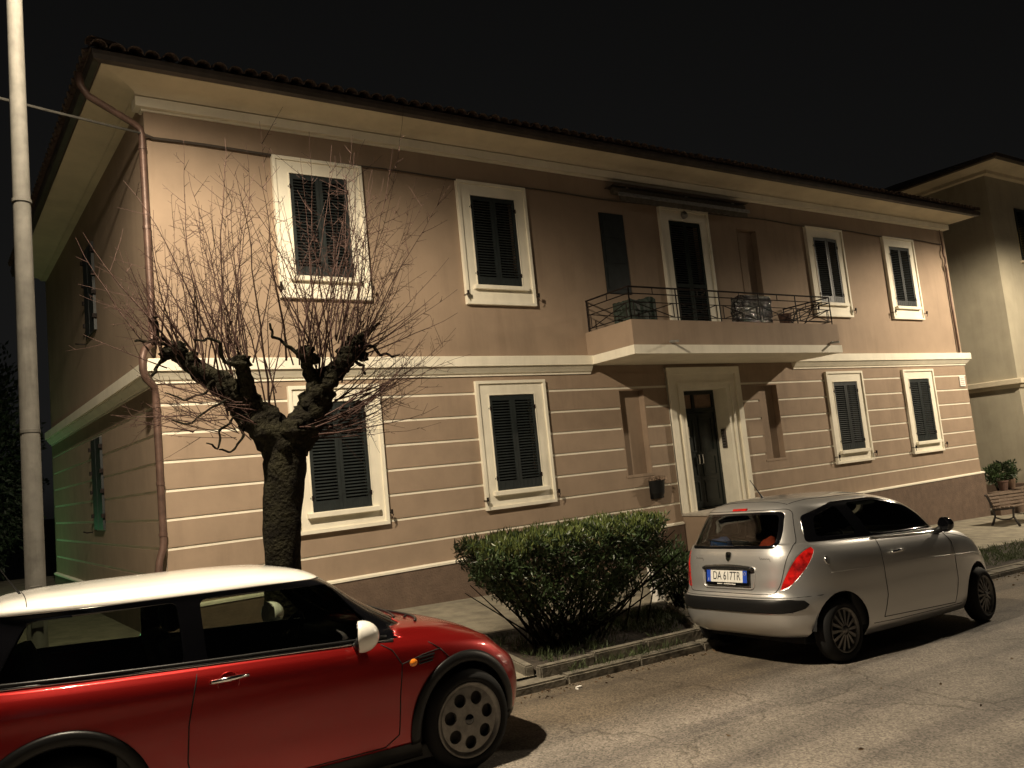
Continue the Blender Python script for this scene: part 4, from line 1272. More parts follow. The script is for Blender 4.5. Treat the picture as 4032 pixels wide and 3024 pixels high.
# ------------------------------------------------------------------ red hatchback with a white roof
def red_car():
    ox, oy = 0.80, -5.30
    root = tag(empty('hatchback_car', (ox, oy, z_road(ox, oy) - .005), (R(-1.15), R(1.95), 0)), 'red three-door hatchback with white roof and black wheel arch trim', 'car')
    X0 = -1.15
    zb = [(-3.1, 1.035), (-2.6, 1.03), (-1.7, .995), (-1.0, .97), (-.45, .945), (0.0, .905), (.3, .86), (.5, .77), (.62, .66)]
    zlo = lambda d: [(x, z - d) for x, z in zb]
    rings = [
        dict(z=.17, w=.80, xr=-2.98, xf=.56, nr=5, nf=4.2),
        dict(z=.24, w=.835, xr=-3.05, xf=.64, nr=5, nf=4.2),
        dict(z=.36, w=.862, xr=-3.09, xf=.69, nr=5, nf=4.0),
        dict(z=.56, w=.872, xr=-3.09, xf=.70, nr=5, nf=3.8),
        dict(z=[(-3.1, .80), (-.5, .78), (.2, .73), (.65, .64)], w=.868, xr=-3.06, xf=.67, nr=5, nf=3.6),
        dict(z=zlo(.045), w=.848, xr=-3.03, xf=.60, nr=5, nf=3.4),
        dict(z=zlo(.004), w=.822, xr=-3.00, xf=.53, nr=5, nf=3.2, sharp=True, sub=3),
        dict(z=[(-3, 1.045), (-1.7, 1.005), (-.6, .975), (-.2, .955), (.2, .905), (.45, .835)], w=.800, xr=-2.985, xf=.40, nr=5, nf=3.0, sub=3),
        dict(z=[(-3, 1.05), (-1.7, 1.012), (-.6, 1.0), (-.25, .99), (.1, .95), (.3, .905)], w=.792, xr=-2.975, xf=.15, nr=5, nf=3.0, crown=.02),
        dict(z=[(-3, 1.055), (-1.7, 1.02), (-.6, 1.025), (-.3, 1.03)], w=.786, xr=-2.965, xf=-.26, nr=5, nf=3.6, crown=.015, sharp=True),
        dict(z=1.215, w=.745, xr=-2.91, xf=-.58, nr=5, nf=3.8),
        dict(z=1.38, w=.700, xr=-2.84, xf=-.82, nr=5, nf=4.0),
        dict(z=1.44, xc=-1.5, w=.68, xr=-2.82, xf=-.90, nr=5, nf=4.2),
        dict(z=1.477, xc=-1.7, w=.62, xr=-2.76, xf=-.99, nr=4.5, nf=4.2),
        dict(z=1.502, xc=-1.82, w=.51, xr=-2.63, xf=-1.10, nr=4.2, nf=4.2),
        dict(z=1.519, xc=-1.83, w=.36, xr=-2.40, xf=-1.28, nr=3.6, nf=3.6),
        dict(z=1.530, xc=-1.82, w=.18, xr=-2.15, xf=-1.48, nr=3, nf=3),
        dict(z=1.534, xc=-1.8, w=.0, xr=-1.95, xf=-1.65, nr=2, nf=2),
    ]
    bm = car_shell(rings, X0, N=150, sub=6)
    sk = Skin(bm)
    always = lambda c: True
    # wheel openings
    for xw in (0.03, -2.47):
        for sg in (1, -1):
            cut_out(bm, poly_planes(circle(xw, .335, .392, 34), (0, 2)), lambda c, sg=sg: c.y * sg > .4).free()
    # white roof
    rf = cut_out(bm, [(Vector((0, 0, 1.418)), Vector((0, 0, -1)))], always)
    thicken(from_bm('roof', rf, M['white_paint'], root, smooth=True), .012)
    roofo = root.children[-1]
    MB().tube([(-2.60, 0, 1.452), (-2.70, 0, 1.60), (-2.82, 0, 1.80)], [.010, .004, .003], 6).build('aerial', M['black_trim'], roofo)
    seam(sk, [(-2.62, -.62), (-2.62, 0), (-2.62, .62)], 1, roofo, .0025, how='top')
    # greenhouse
    gh = cut_out(bm, [(Vector((0, 0, 1.418)), Vector((0, 0, 1))), (Vector((0, 0, .946)), Vector((-.038, 0, -1)).normalized())], lambda c: c.z > .9 and c.x < -.37 and (c.z > 1.035 or c.x < -.46))
    for sg in (1, -1):
        for poly in ([(-.56, .988), (-.90, 1.375), (-1.72, 1.385), (-1.70, 1.028)], [(-1.83, 1.034), (-1.85, 1.385), (-2.62, 1.378), (-2.78, 1.07)]):
            w_ = cut_out(gh, poly_planes(rounded(poly, .045, 4), (0, 2)), lambda c, sg=sg: c.y * sg > .3)
            from_bm('side_window', w_, M['glass_mini'], root, smooth=True); w_.free()
    ws = cut_out(gh, poly_planes(rounded([(-.66, 1.02), (.66, 1.02), (.60, 1.395), (-.60, 1.395)], .06, 4), (1, 2)), lambda c: c.x > -.95 and abs(c.y) < .68)
    from_bm('windscreen', ws, M['glass_mini'], root, smooth=True); ws.free()
    rw = cut_out(gh, poly_planes(rounded([(-.60, 1.09), (.60, 1.09), (.54, 1.345), (-.54, 1.345)], .07, 4), (1, 2)), lambda c: c.x < -2.78)
    from_bm('rear_window', rw, M['glass_mini'], root, smooth=True); rw.free()
    thicken(from_bm('pillars', gh, M['gloss_black'], root, smooth=True), .02); gh.free()
    MB().lathe([(0, .02), (.05, .018), (.065, 0), (0, 0)], 16, Matrix.Translation((-2.775, 0, 1.40)) @ Matrix.Rotation(R(-80), 4, 'Y') @ Matrix.Diagonal((.5, 2.2, 1, 1))).build('brake_light', M['red_lens'], root, smooth=True)
    # black lower cladding
    cl = cut_out(bm, [(Vector((0, 0, .285)), Vector((0, 0, 1)))], always)
    thicken(from_bm('sill_cladding', cl, M['black_trim'], root, smooth=True), .01); cl.free()
    body = thicken(from_bm('body', bm, M['red_paint'], root, smooth=True), .008); bm.free()
    # arch cladding
    for xw in (0.03, -2.47):
        for sg in (1, -1):
            vs = []; nA, nR = 40, 5
            ok = True; rows = []
            for i in range(nA + 1):
                a = R(-8) + (math.pi + R(16)) * i / nA
                row = []
                for j in range(nR + 1):
                    rr = .388 + (.465 - .388) * j / nR
                    px, pz = xw + rr * math.cos(a), .335 + rr * math.sin(a)
                    h = sk.side(min(px, .60), max(pz, .19), sg, .004 + .014 * math.sin(math.pi * (j + .6) / (nR + 1.2)))
                    row.append(Vector((px, h.y if h else sg * .84, pz)))
                rows.append(row)
            v_ = [p for row in rows for p in row]
            w_ = nR + 1
            fs = [(i * w_ + j, i * w_ + j + 1, (i + 1) * w_ + j + 1, (i + 1) * w_ + j) for i in range(nA) for j in range(nR)]
            o = fix_normals(mesh_obj('arch_trim', v_, fs, M['black_trim'], root, smooth=True))
            m_ = o.modifiers.new('s', 'SOLIDIFY'); m_.thickness = .03; m_.offset = -1 if True else 0
            arch_liner(root, xw, .335, .402, .30, .72, sg)
    # waist strip, seams, handle, side lamp, vents
    for sg in (1, -1):
        q = [sk.side(x, smooth_interp(x, zb) + .012, sg, .004) for x in lin(-.50, -2.93, 70)]
        MB().tube([p for p in q if p], .0085, 6).build('waist_strip', M['chrome'], root, smooth=True)
        q = [sk.side(x, smooth_interp(x, zb) + .032, sg, .003) for x in lin(-.54, -2.93, 70)]
        MB().tube([p for p in q if p], .012, 6).build('window_seal', M['black_trim'], root, smooth=True)
        seam(sk, [(-1.765, 1.0), (-1.79, .90), (-1.83, .70), (-1.84, .50), (-1.80, .34), (-1.74, .30)], sg, root)
        seam(sk, [(-1.74, .30), (-.62, .30), (-.52, .36), (-.50, .60), (-.47, .80), (-.53, .90), (-.60, .945)], sg, root)
        seam(sk, [(-.47, .80), (-.30, .835), (-.16, .85)], sg, root)
        seam(sk, [(-.16, .85), (-.06, .74)], sg, root)
        seam(sk, [(-.16, .85), (-.24, .905)], sg, root)
        c = sk.side(-1.60, .905, sg, .0)
        MB().lathe([(.0, -.03), (.055, -.02), (.065, .004), (.06, .004)], 20, Matrix.Translation((-1.60, c.y, .895)) @ Matrix.Rotation(-sg * R(90), 4, 'X')).build('handle_cup', M['red_paint'], root, smooth=True)
        h0 = sk.side(-1.70, .912, sg, .03); h1 = sk.side(-1.49, .918, sg, .03)
        mid = (h0 + h1) / 2 + Vector((0, sg * .012, .002))
        MB().tube([h0 - Vector((0, sg * .03, 0)), h0, mid, h1, h1 - Vector((0, sg * .03, 0))], [.008, .013, .015, .012, .007], 8).build('door_handle', M['chrome'], root, smooth=True)
        s_ = sk.side(-.385, .795, sg, .0)
        MB().lathe([(0, .016), (.018, .013), (.026, 0)], 14, Matrix.Translation(s_) @ Matrix.Rotation(-sg * R(90), 4, 'X') @ Matrix.Diagonal((1.25, 1, 1, 1))).build('side_indicator', M['orange_lens'], root, smooth=True)
        for k in range(3):
            a_ = sk.side(-.345, .780 + k * .019, sg, .003); b_ = sk.side(-.235 + .01 * k, .788 + k * .019, sg, .003)
            MB().tube([a_, b_], .007, 6).build('side_vent', M['black_trim'], root)
        door_mirror(root, -.80, sg * .965, 1.045, sg, M['white_paint'], 1.0)
        MB().lathe([(0, .03), (.07, .025), (.10, .0), (.115, -.01)], 24, Matrix.Translation((.415, sg * .55, .73)) @ Matrix.Rotation(sg * R(18), 4, 'Z') @ Matrix.Rotation(R(62), 4, 'Y')).build('headlight', M['clear_lens'], root, smooth=True)
    # front grille, number plate, bonnet details
    g0 = [sk.end(y, .60, 1, .004) for y in lin(-.36, .36, 20)]
    for k in range(4):
        q = [sk.end(y, .53 + .045 * k, 1, .004) for y in lin(-.36, .36, 16)]
        MB().tube([p for p in q if p], .012, 6).build('grille_bar', M['chrome'] if k in (0, 3) else M['black_trim'], root, smooth=True)
    for y in (-.35, .35):
        p = sk.top(-.20, y, .002)
        MB().tube([p, p + Vector((.02, 0, .012))], [.012, .006], 8).build('washer_jet', M['black_trim'], root)
    for k, y in enumerate((-.55, .02)):
        q = [sk.end(y + .07 * i, 1.05 + .008 * i + .01, 1, .012) for i in range(8)]
        q = [p for p in q if p]
        if len(q) > 2: MB().tube(q, .008, 5).build('wiper', M['black_trim'], root)
    q = [p for p in (sk.end(y, 1.016, 1, .008) for y in lin(-.55, .55, 30)) if p]
    MB().tube(q, .010, 6).build('scuttle', M['black_trim'], root, smooth=True)
    # cabin
    MB().cbox(-2.85, -.1, -.78, .78, .14, .24, .02).build('floor_pan', M['interior'], root)
    MB().cbox(-.42, .40, -.60, .60, .16, .62, .05).build('engine_block', M['seam'], root)
    MB().cbox(-.68, -.40, -.70, .70, .76, .97, .05).build('dashboard', M['interior_grey'], root, smooth=True)
    for sg in (1, -1):
        MB().cbox(-2.2, -.50, sg * .79 - .02, sg * .79 + .02, .28, .965, .01).build('door_lining', M['interior'], root)
    for y in (-.36, .36): seat(root, -1.42, y, .42, M['fabric'])
    seat(root, -2.22, 0, .45, M['fabric'], False, 1.2)
    MB().cbox(-2.85, -2.5, -.6, .6, .82, .86, .01).build('parcel_shelf', M['interior'], root)
    steering_wheel(root, -.84, .36, .93)
    MB().cbox(-.85, -.82, -.11, .11, 1.30, 1.36, .012).build('rear_view_mirror', M['interior'], root)
    for xw, st in ((0.03, 0.0), (-2.47, 0.0)):
        for sg in (1, -1): wheel(root, xw, sg * .755, .335, .250, .19, 'holes', sg, st)
    return root
red_car()

# ------------------------------------------------------------------ silver hatchback seen from behind
def text_mesh(txt, size, name, m_, parent, Mx, depth=0.001, sx=1.0):
    cu = bpy.data.curves.new(name, 'FONT'); cu.body = txt; cu.size = size; cu.extrude = depth
    cu.align_x = 'CENTER'; cu.align_y = 'CENTER'
    ob = bpy.data.objects.new(name, cu); COL.objects.link(ob)
    dg = bpy.context.evaluated_depsgraph_get()
    me = bpy.data.meshes.new_from_object(ob.evaluated_get(dg))
    COL.objects.unlink(ob); bpy.data.objects.remove(ob)
    me.transform(Mx @ Matrix.Diagonal((sx, 1, 1, 1)))
    me.materials.clear(); me.materials.append(m_)
    o = bpy.data.objects.new(name, me)
    return link(o, parent)

def silver_car():
    ox, oy, ya = 5.0, -5.40, R(-0.9)
    root = tag(empty('hatchback_car', (ox, oy, z_road(ox, oy) - .005), (R(-1.6), R(1.95), ya)), 'silver three-door hatchback seen from behind with a blue-edged number plate', 'car')
    X0 = 1.15
    F = 2.58
    zb = [(-.7, 1.12), (-.3, 1.12), (.8, 1.085), (1.8, 1.055), (2.3, 1.035), (2.7, .98), (3.0, .885), (3.2, .75)]
    up_ = lambda d: [(x, z + d) for x, z in zb]
    rings = [
        dict(z=[(-.7, .285), (-.35, .275), (0, .2), (3.2, .2)], w=.80, xr=-.56, xf=3.10, nr=5.2, nf=3.8),
        dict(z=[(-.7, .33), (-.35, .32), (0, .27), (3.2, .27)], w=.85, xr=-.63, xf=3.20, nr=5.0, nf=3.6),
        dict(z=.40, w=.885, xr=-.68, xf=3.27, nr=4.8, nf=3.6),
        dict(z=.52, w=.895, xr=-.705, xf=3.29, nr=4.7, nf=3.5),
        dict(z=.645, w=.898, xr=-.70, xf=3.28, nr=4.7, nf=3.4),
        dict(z=.685, w=.897, xr=-.655, xf=3.265, nr=4.8, nf=3.4),
        dict(z=[(-.7, .86), (1.5, .85), (2.6, .81), (3.2, .73)], w=.895, xr=-.612, xf=3.22, nr=5.0, nf=3.3),
        dict(z=up_(-.06), w=.870, xr=-.570, xf=3.13, nr=5.2, nf=3.2),
        dict(z=up_(-.005), w=.842, xr=-.552, xf=3.03, nr=5.2, nf=3.1),
        dict(z=up_(.03), w=.815, xr=-.537, xf=2.75, nr=5.2, nf=3.1, crown=.02),
        dict(z=[(-.7, 1.17), (.8, 1.13), (1.7, 1.10), (2.3, 1.085)], w=.80, xr=-.522, xf=2.34, nr=5.2, nf=3.3, crown=.015),
        dict(z=1.30, w=.748, xr=-.455, xf=2.02, nr=5.0, nf=3.5),
        dict(z=1.43, w=.692, xr=-.382, xf=1.74, nr=5.0, nf=3.5),
        dict(z=1.515, xc=0.8, w=.635, xr=-.315, xf=1.52, nr=4.8, nf=3.5),
        dict(z=1.572, xc=0.58, w=.53, xr=-.22, xf=1.30, nr=4, nf=3.4),
        dict(z=1.612, xc=0.53, w=.34, xr=-.02, xf=1.08, nr=3.2, nf=3),
        dict(z=1.630, xc=0.525, w=.15, xr=.2, xf=.85, nr=2.5, nf=2.5),
        dict(z=1.635, xc=0.525, w=.0, xr=.4, xf=.65, nr=2, nf=2),
    ]
    bm = car_shell(rings, X0, N=150, sub=6)
    sk = Skin(bm)
    for xw in (0.0, F):
        for sg in (1, -1):
            cut_out(bm, poly_planes(circle(xw, .30, .375, 34), (0, 2)), lambda c, sg=sg: c.y * sg > .4).free()
    # side glazing: black surround with two panes
    for sg in (1, -1):
        dlo = rounded([(-.25, 1.165), (-.16, 1.42), (.35, 1.53), (1.05, 1.535), (1.58, 1.425), (2.15, 1.118), (.8, 1.135)], .05, 4)
        tr_ = cut_out(bm, poly_planes(dlo, (0, 2)), lambda c, sg=sg: c.y * sg > .35)
        for poly in ([(-.10, 1.21), (-.02, 1.40), (.36, 1.49), (.50, 1.19)], [(.70, 1.165), (.54, 1.50), (1.05, 1.505), (1.52, 1.40), (1.94, 1.148)]):
            w_ = cut_out(tr_, poly_planes(rounded(poly, .06, 5), (0, 2)), lambda c: True)
            from_bm('side_window', w_, M['glass_yps'], root, smooth=True); w_.free()
        thicken(from_bm('window_trim', tr_, M['gloss_black'], root, smooth=True), .015); tr_.free()
    # windscreen
    ws = cut_out(bm, poly_planes(rounded([(-.68, 1.13), (.68, 1.13), (.55, 1.52), (-.55, 1.52)], .07, 4), (1, 2)), lambda c: c.x > 1.2 and c.z > 1.1)
    from_bm('windscreen', ws, M['glass_yps'], root, smooth=True); ws.free()
    # rear window in the hatch
    rwp = rounded([(-.575, 1.13), (.575, 1.13), (.575, 1.27), (.53, 1.48), (-.53, 1.48), (-.575, 1.27)], .06, 4)
    rw = cut_out(bm, poly_planes(rwp, (1, 2)), lambda c: c.x < -.1 and abs(c.y) < .62)
    fr_ = None
    gl_ = cut_out(rw, poly_planes(rounded([(-.535, 1.16), (.535, 1.16), (.535, 1.27), (.495, 1.455), (-.495, 1.455), (-.535, 1.27)], .06, 4), (1, 2)), lambda c: True)
    from_bm('rear_window', gl_, M['glass_yps'], root, smooth=True); gl_.free()
    from_bm('rear_window_border', rw, M['gloss_black'], root, smooth=True); rw.free()
    # tail lamps wrapping the corners
    for sg in (1, -1):
        pl = poly_planes([(-.225, 1.085), (-.24, 1.13), (-.28, 1.15)] + ([(-.62, .92)] if sg < 0 else [(-.62, 1.08), (-.74, .90)]) + [ (-.80, .80), (-.80, .735), (-.575, .735), (-.50, .78), (-.37, .93)], (0, 2))
        pl += poly_planes([(sg * (.60 if sg < 0 else .56), .73), (sg * (.63 if sg < 0 else .57), .80), (sg * (.77 if sg < 0 else .63), 1.20), (sg * 1.0, 1.20), (sg * 1.0, .73)], (1, 2))
        tl = cut_out(bm, pl, lambda c, sg=sg: c.y * sg > .5 and c.x < -.2)
        o = from_bm('tail_light', tl, M['red_lens'], root, smooth=True); tl.free()
    # bumper protection strip
    st = cut_out(bm, poly_planes([(-.9, .535), (-.56, .535), (-.45, .565), (-.41, .60), (-.45, .635), (-.56, .65), (-.9, .65)], (0, 2)), lambda c: c.x < 0)
    o = from_bm('bumper_strip', st, M['black_trim'], root, smooth=True); st.free()
    thicken(o, .02).modifiers[0].offset = .4
    body = thicken(from_bm('body', bm, M['silver_paint'], root, smooth=True), .008); bm.free()
    # hatch shut line
    hl = rounded([(-.56, .70), (.56, .70), (.62, .80), (.69, 1.15), (.56, 1.50), (-.56, 1.50), (-.69, 1.15), (-.62, .80)], .06, 4)
    seam(sk, hl + [hl[0]], -1, root, .004, how='end')
    seam(sk, [(-.88, .668), (-.6, .668), (0, .668), (.6, .668), (.88, .668)], -1, root, .003, how='end')
    # number plate, its recess and chrome-black handle
    px = sk.end(0, .85, -1).x
    tilt = R(8)
    PM = Matrix.Translation((px - .012, 0, .862)) @ Matrix.Rotation(tilt, 4, 'Y') @ Matrix.Rotation(R(-90), 4, 'Z') @ Matrix.Rotation(R(90), 4, 'X')
    plate = MB().cbox(-.295, .295, -.088, .068, -.02, .012, .006, PM).build('number_plate', M['gloss_black'], root)
    MB().box(-.272, .272, -.058, .060, .0121, .0145, PM).build('plate_face', mat('plate_white', (.72, .71, .66), .4), plate)
    blue = mat('plate_blue', (.02, .07, .45), .4)
    for x0, x1 in ((-.272, -.218), (.218, .272)):
        MB().box(x0, x1, -.058, .060, .0146, .0155, PM).build('plate_band', blue, plate)
    ink = mat('plate_ink', (.012, .012, .016), .5)
    text_mesh('DA 617TR', .118, 'plate_number', ink, plate, PM @ Matrix.Translation((0, .002, .0152)), .0004, .72)
    text_mesh('I', .04, 'country_code', M['white_plastic'], plate, PM @ Matrix.Translation((-.245, -.035, .0160)), .0004)
    ringm = MB().tube([PM @ Vector((.245 + .014 * math.cos(a), .03 + .014 * math.sin(a), .0158)) for a in lin(0, 2 * math.pi * 15 / 16, 15)], .0015, 4, closed=True); ringm.build('band_ring', mat('plate_yellow', (.6, .5, .1), .5), plate)
    for a, b in ((-.13, -.06), (-.04, .12)):
        MB().box(a, b, -.079, -.071, .0121, .0128, PM).build('dealer_print', M['white_plastic'], plate)
    q = [sk.end(y, .955 - .02 * (y / .34)**2, -1, .018) for y in lin(-.34, .34, 24)]
    MB().tube(q, [.018] + [.026] * (len(q) - 2) + [.018], 8).build('hatch_handle', mat('handle_black', (.03, .03, .03), .18, .4, coat=.8), root, smooth=True)
    # recess outline in body colour
    rp_ = rounded([(-.36, .955), (-.335, .745), (.335, .745), (.36, .955)], .05, 5)
    seam(sk, rp_, -1, root, .009, name='plate_recess_edge', m_='silver_paint', how='end', out=.003)
    # badge, scripts
    c = sk.end(0, 1.055, -1, .004)
    BMx = Matrix.Translation(c) @ Matrix.Rotation(R(14), 4, 'Y') @ Matrix.Rotation(R(-90), 4, 'Z') @ Matrix.Rotation(R(90), 4, 'X')
    sh = [(-.036, .04), (-.02, .047), (0, .05), (.02, .047), (.036, .04), (.037, .0), (.028, -.03), (0, -.055), (-.028, -.03), (-.037, 0)]
    bd = MB().prism(sh, -.002, .004, lambda a, b, d: BMx @ Vector((a, b, d))).build('badge', M['chrome'], root)
    MB().box(-.022, .022, -.010, .022, .0045, .006, BMx).build('badge_flag', M['gloss_black'], bd)
    for y0, sg in ((-.46, 1), (.42, -1)):
        pts = []
        for i in range(90):
            t = i / 89
            yy = y0 + .065 - .13 * t
            zz = 1.035 + .006 * math.sin(t * 30) * (1 - .4 * t) + .018 * math.exp(-(t / .07)**2) - .02 * math.exp(-((t - 1) / .06)**2)
            h = sk.end(yy, zz, -1, .003)
            if h: pts.append(h)
        MB().tube(pts, .0018, 4).build('script_badge', M['gutter'], root)
    MB().cbox(-.005, .02, -.10, .10, -.016, .016, .005, Matrix.Translation(sk.end(0, 1.512, -1)) @ Matrix.Rotation(R(40), 4, 'Y')).build('brake_light', M['red_lens'], root)
    q = [sk.end(.05 + .28 * t, 1.185 + .03 * t, -1, .012) for t in lin(0, 1, 8)]
    MB().tube(q, .008, 5).build('rear_wiper', M['black_trim'], root)
    p = sk.top(.05, 0.0, 0)
    MB().tube([p, p + Vector((-.02, 0, .03)), p + Vector((-.16, .0, .20))], [.016, .008, .003], 6).build('aerial', M['black_trim'], root)
    p = sk.top(.95, .0, .001)
    # sides
    for sg in (1, -1):
        seam(sk, [(.72, 1.10), (.70, .95), (.70, .55), (.62, .34)], sg, root)
        seam(sk, [(.62, .34), (1.95, .30), (2.03, .55), (2.05, .95), (1.98, 1.06)], sg, root)
        seam(sk, [(.45, .30), (.9, .285), (2.1, .275)], sg, root, .0035)
        seam(sk, [(-.1, .862), (.6, .855), (1.6, .835), (2.5, .79), (2.9, .74)], sg, root, .003, name='flank_crease', m_='silver_paint', out=-.0015)
        seam(sk, [(1.98, 1.06), (2.3, 1.0), (2.75, .90), (3.05, .76)], sg, root, .003)
        q = [sk.side(x, 1.125 - .045 * (x - .65) / 1.3 - .004, sg, .004) for x in lin(.66, 1.96, 30)]
        MB().tube(q, .010, 6).build('window_seal', M['chrome'], root, smooth=True)
        h0 = sk.side(.86, .955, sg, .028); h1 = sk.side(1.06, .965, sg, .028)
        MB().tube([h0 - Vector((0, sg * .03, 0)), h0, (h0 + h1) / 2 + Vector((0, sg * .01, .004)), h1, h1 - Vector((0, sg * .03, 0))], [.010, .016, .019, .016, .010], 8).build('door_handle', M['chrome'], root, smooth=True)
        door_mirror(root, 1.87, sg * .90, 1.155, sg, M['gloss_black'], .85)
        arch_liner(root, 0, .30, .385, .30, .82, sg); arch_liner(root, F, .30, .385, .30, .68, sg)
        MB().lathe([(0, .02), (.09, .012), (.13, -.02)], 20, Matrix.Translation((2.98, sg * .55, .74)) @ Matrix.Rotation(sg * R(30), 4, 'Z') @ Matrix.Rotation(R(55), 4, 'Y')).build('headlight', M['clear_lens'], root, smooth=True)
        c = sk.side(-.06, 1.005, sg, 0)
    # fuel cap crescent on the near flank
    q = [sk.side(-.115 + .035 * math.cos(a), .985 + .04 * math.sin(a), -1, .004) for a in lin(R(100), R(290), 12)]
    MB().tube(q, [.002] + [.006] * 11 + [.002], 6).build('fuel_flap_grip', M['chrome'], root, smooth=True)
    # roof joints
    for sg in (1, -1):
        seam(sk, [(-.15, sg * .50), (.4, sg * .52), (1.1, sg * .50)], 1, root, .004, how='top')
    seam(sk, [(-.17, -.5), (-.19, -.3), (-.19, 0), (-.19, .3), (-.17, .5)], 1, root, .004, how='top')
    # underside and cabin
    MB().cbox(-.32, 2.9, -.62, .62, .19, .28, .02).build('floor_pan', M['seam'], root)
    MB().cbox(2.15, 2.95, -.62, .62, .22, .66, .05).build('engine_block', M['seam'], root)
    MB().cbox(1.78, 2.15, -.74, .74, .80, 1.08, .06).build('dashboard', M['interior'], root, smooth=True)
    MB().cbox(-.52, -.05, -.62, .62, 1.02, 1.05, .01).build('parcel_shelf', M['interior'], root)
    for sg in (1, -1):
        MB().cbox(.2, 1.9, sg * .81 - .02, sg * .81 + .02, .3, 1.07, .01).build('door_lining', M['interior'], root)
    for y in (-.38, .38):
        seat(root, 1.12, y, .45, M['fabric'])
        seat(root, .28, y, .47, M['fabric'])
    steering_wheel(root, 1.62, .38, .98)
    for xw, st in ((0, 0), (F, R(7))):
        for sg in (1, -1): wheel(root, xw, sg * .775, .303, .212, .185, 'spokes', sg, st)
    # things lying on the parcel shelf: built in world space as separate things
    Mr = Matrix.Translation(root.location) @ root.rotation_euler.to_matrix().to_4x4()
    def lump(name, loc, size, m_, label, cat):
        bm = bmesh.new(); bmesh.ops.create_icosphere(bm, subdivisions=3, radius=1)
        ph = rng.uniform(0, 6)
        for v in bm.verts:
            c = v.co
            k = 1 + .22 * math.sin(c.x * 4 + ph) * math.cos(c.y * 5 + ph) + .12 * math.sin(c.z * 7 + ph)
            v.co = Vector((c.x * size[0] * k, c.y * size[1] * k, max(c.z, -.35) * size[2] * k + size[2] * .35))
        o = from_bm(name, bm, m_, loc=tuple(Mr @ Vector(loc)), smooth=True); bm.free()
        o.rotation_euler = root.rotation_euler
        tag(o, label, cat)
    lump('cap', (-.36, .27, 1.052), (.10, .15, .13), mat('blue_cloth', (.05, .16, .50), .8, var=(8, .4)), 'blue cap behind the rear window of the silver car', 'cap')
    lump('toy', (-.36, -.38, 1.052), (.09, .13, .12), mat('red_cloth', (.75, .10, .04), .8, var=(8, .3)), 'orange-red soft toy behind the rear window of the silver car', 'toy')
silver_car()

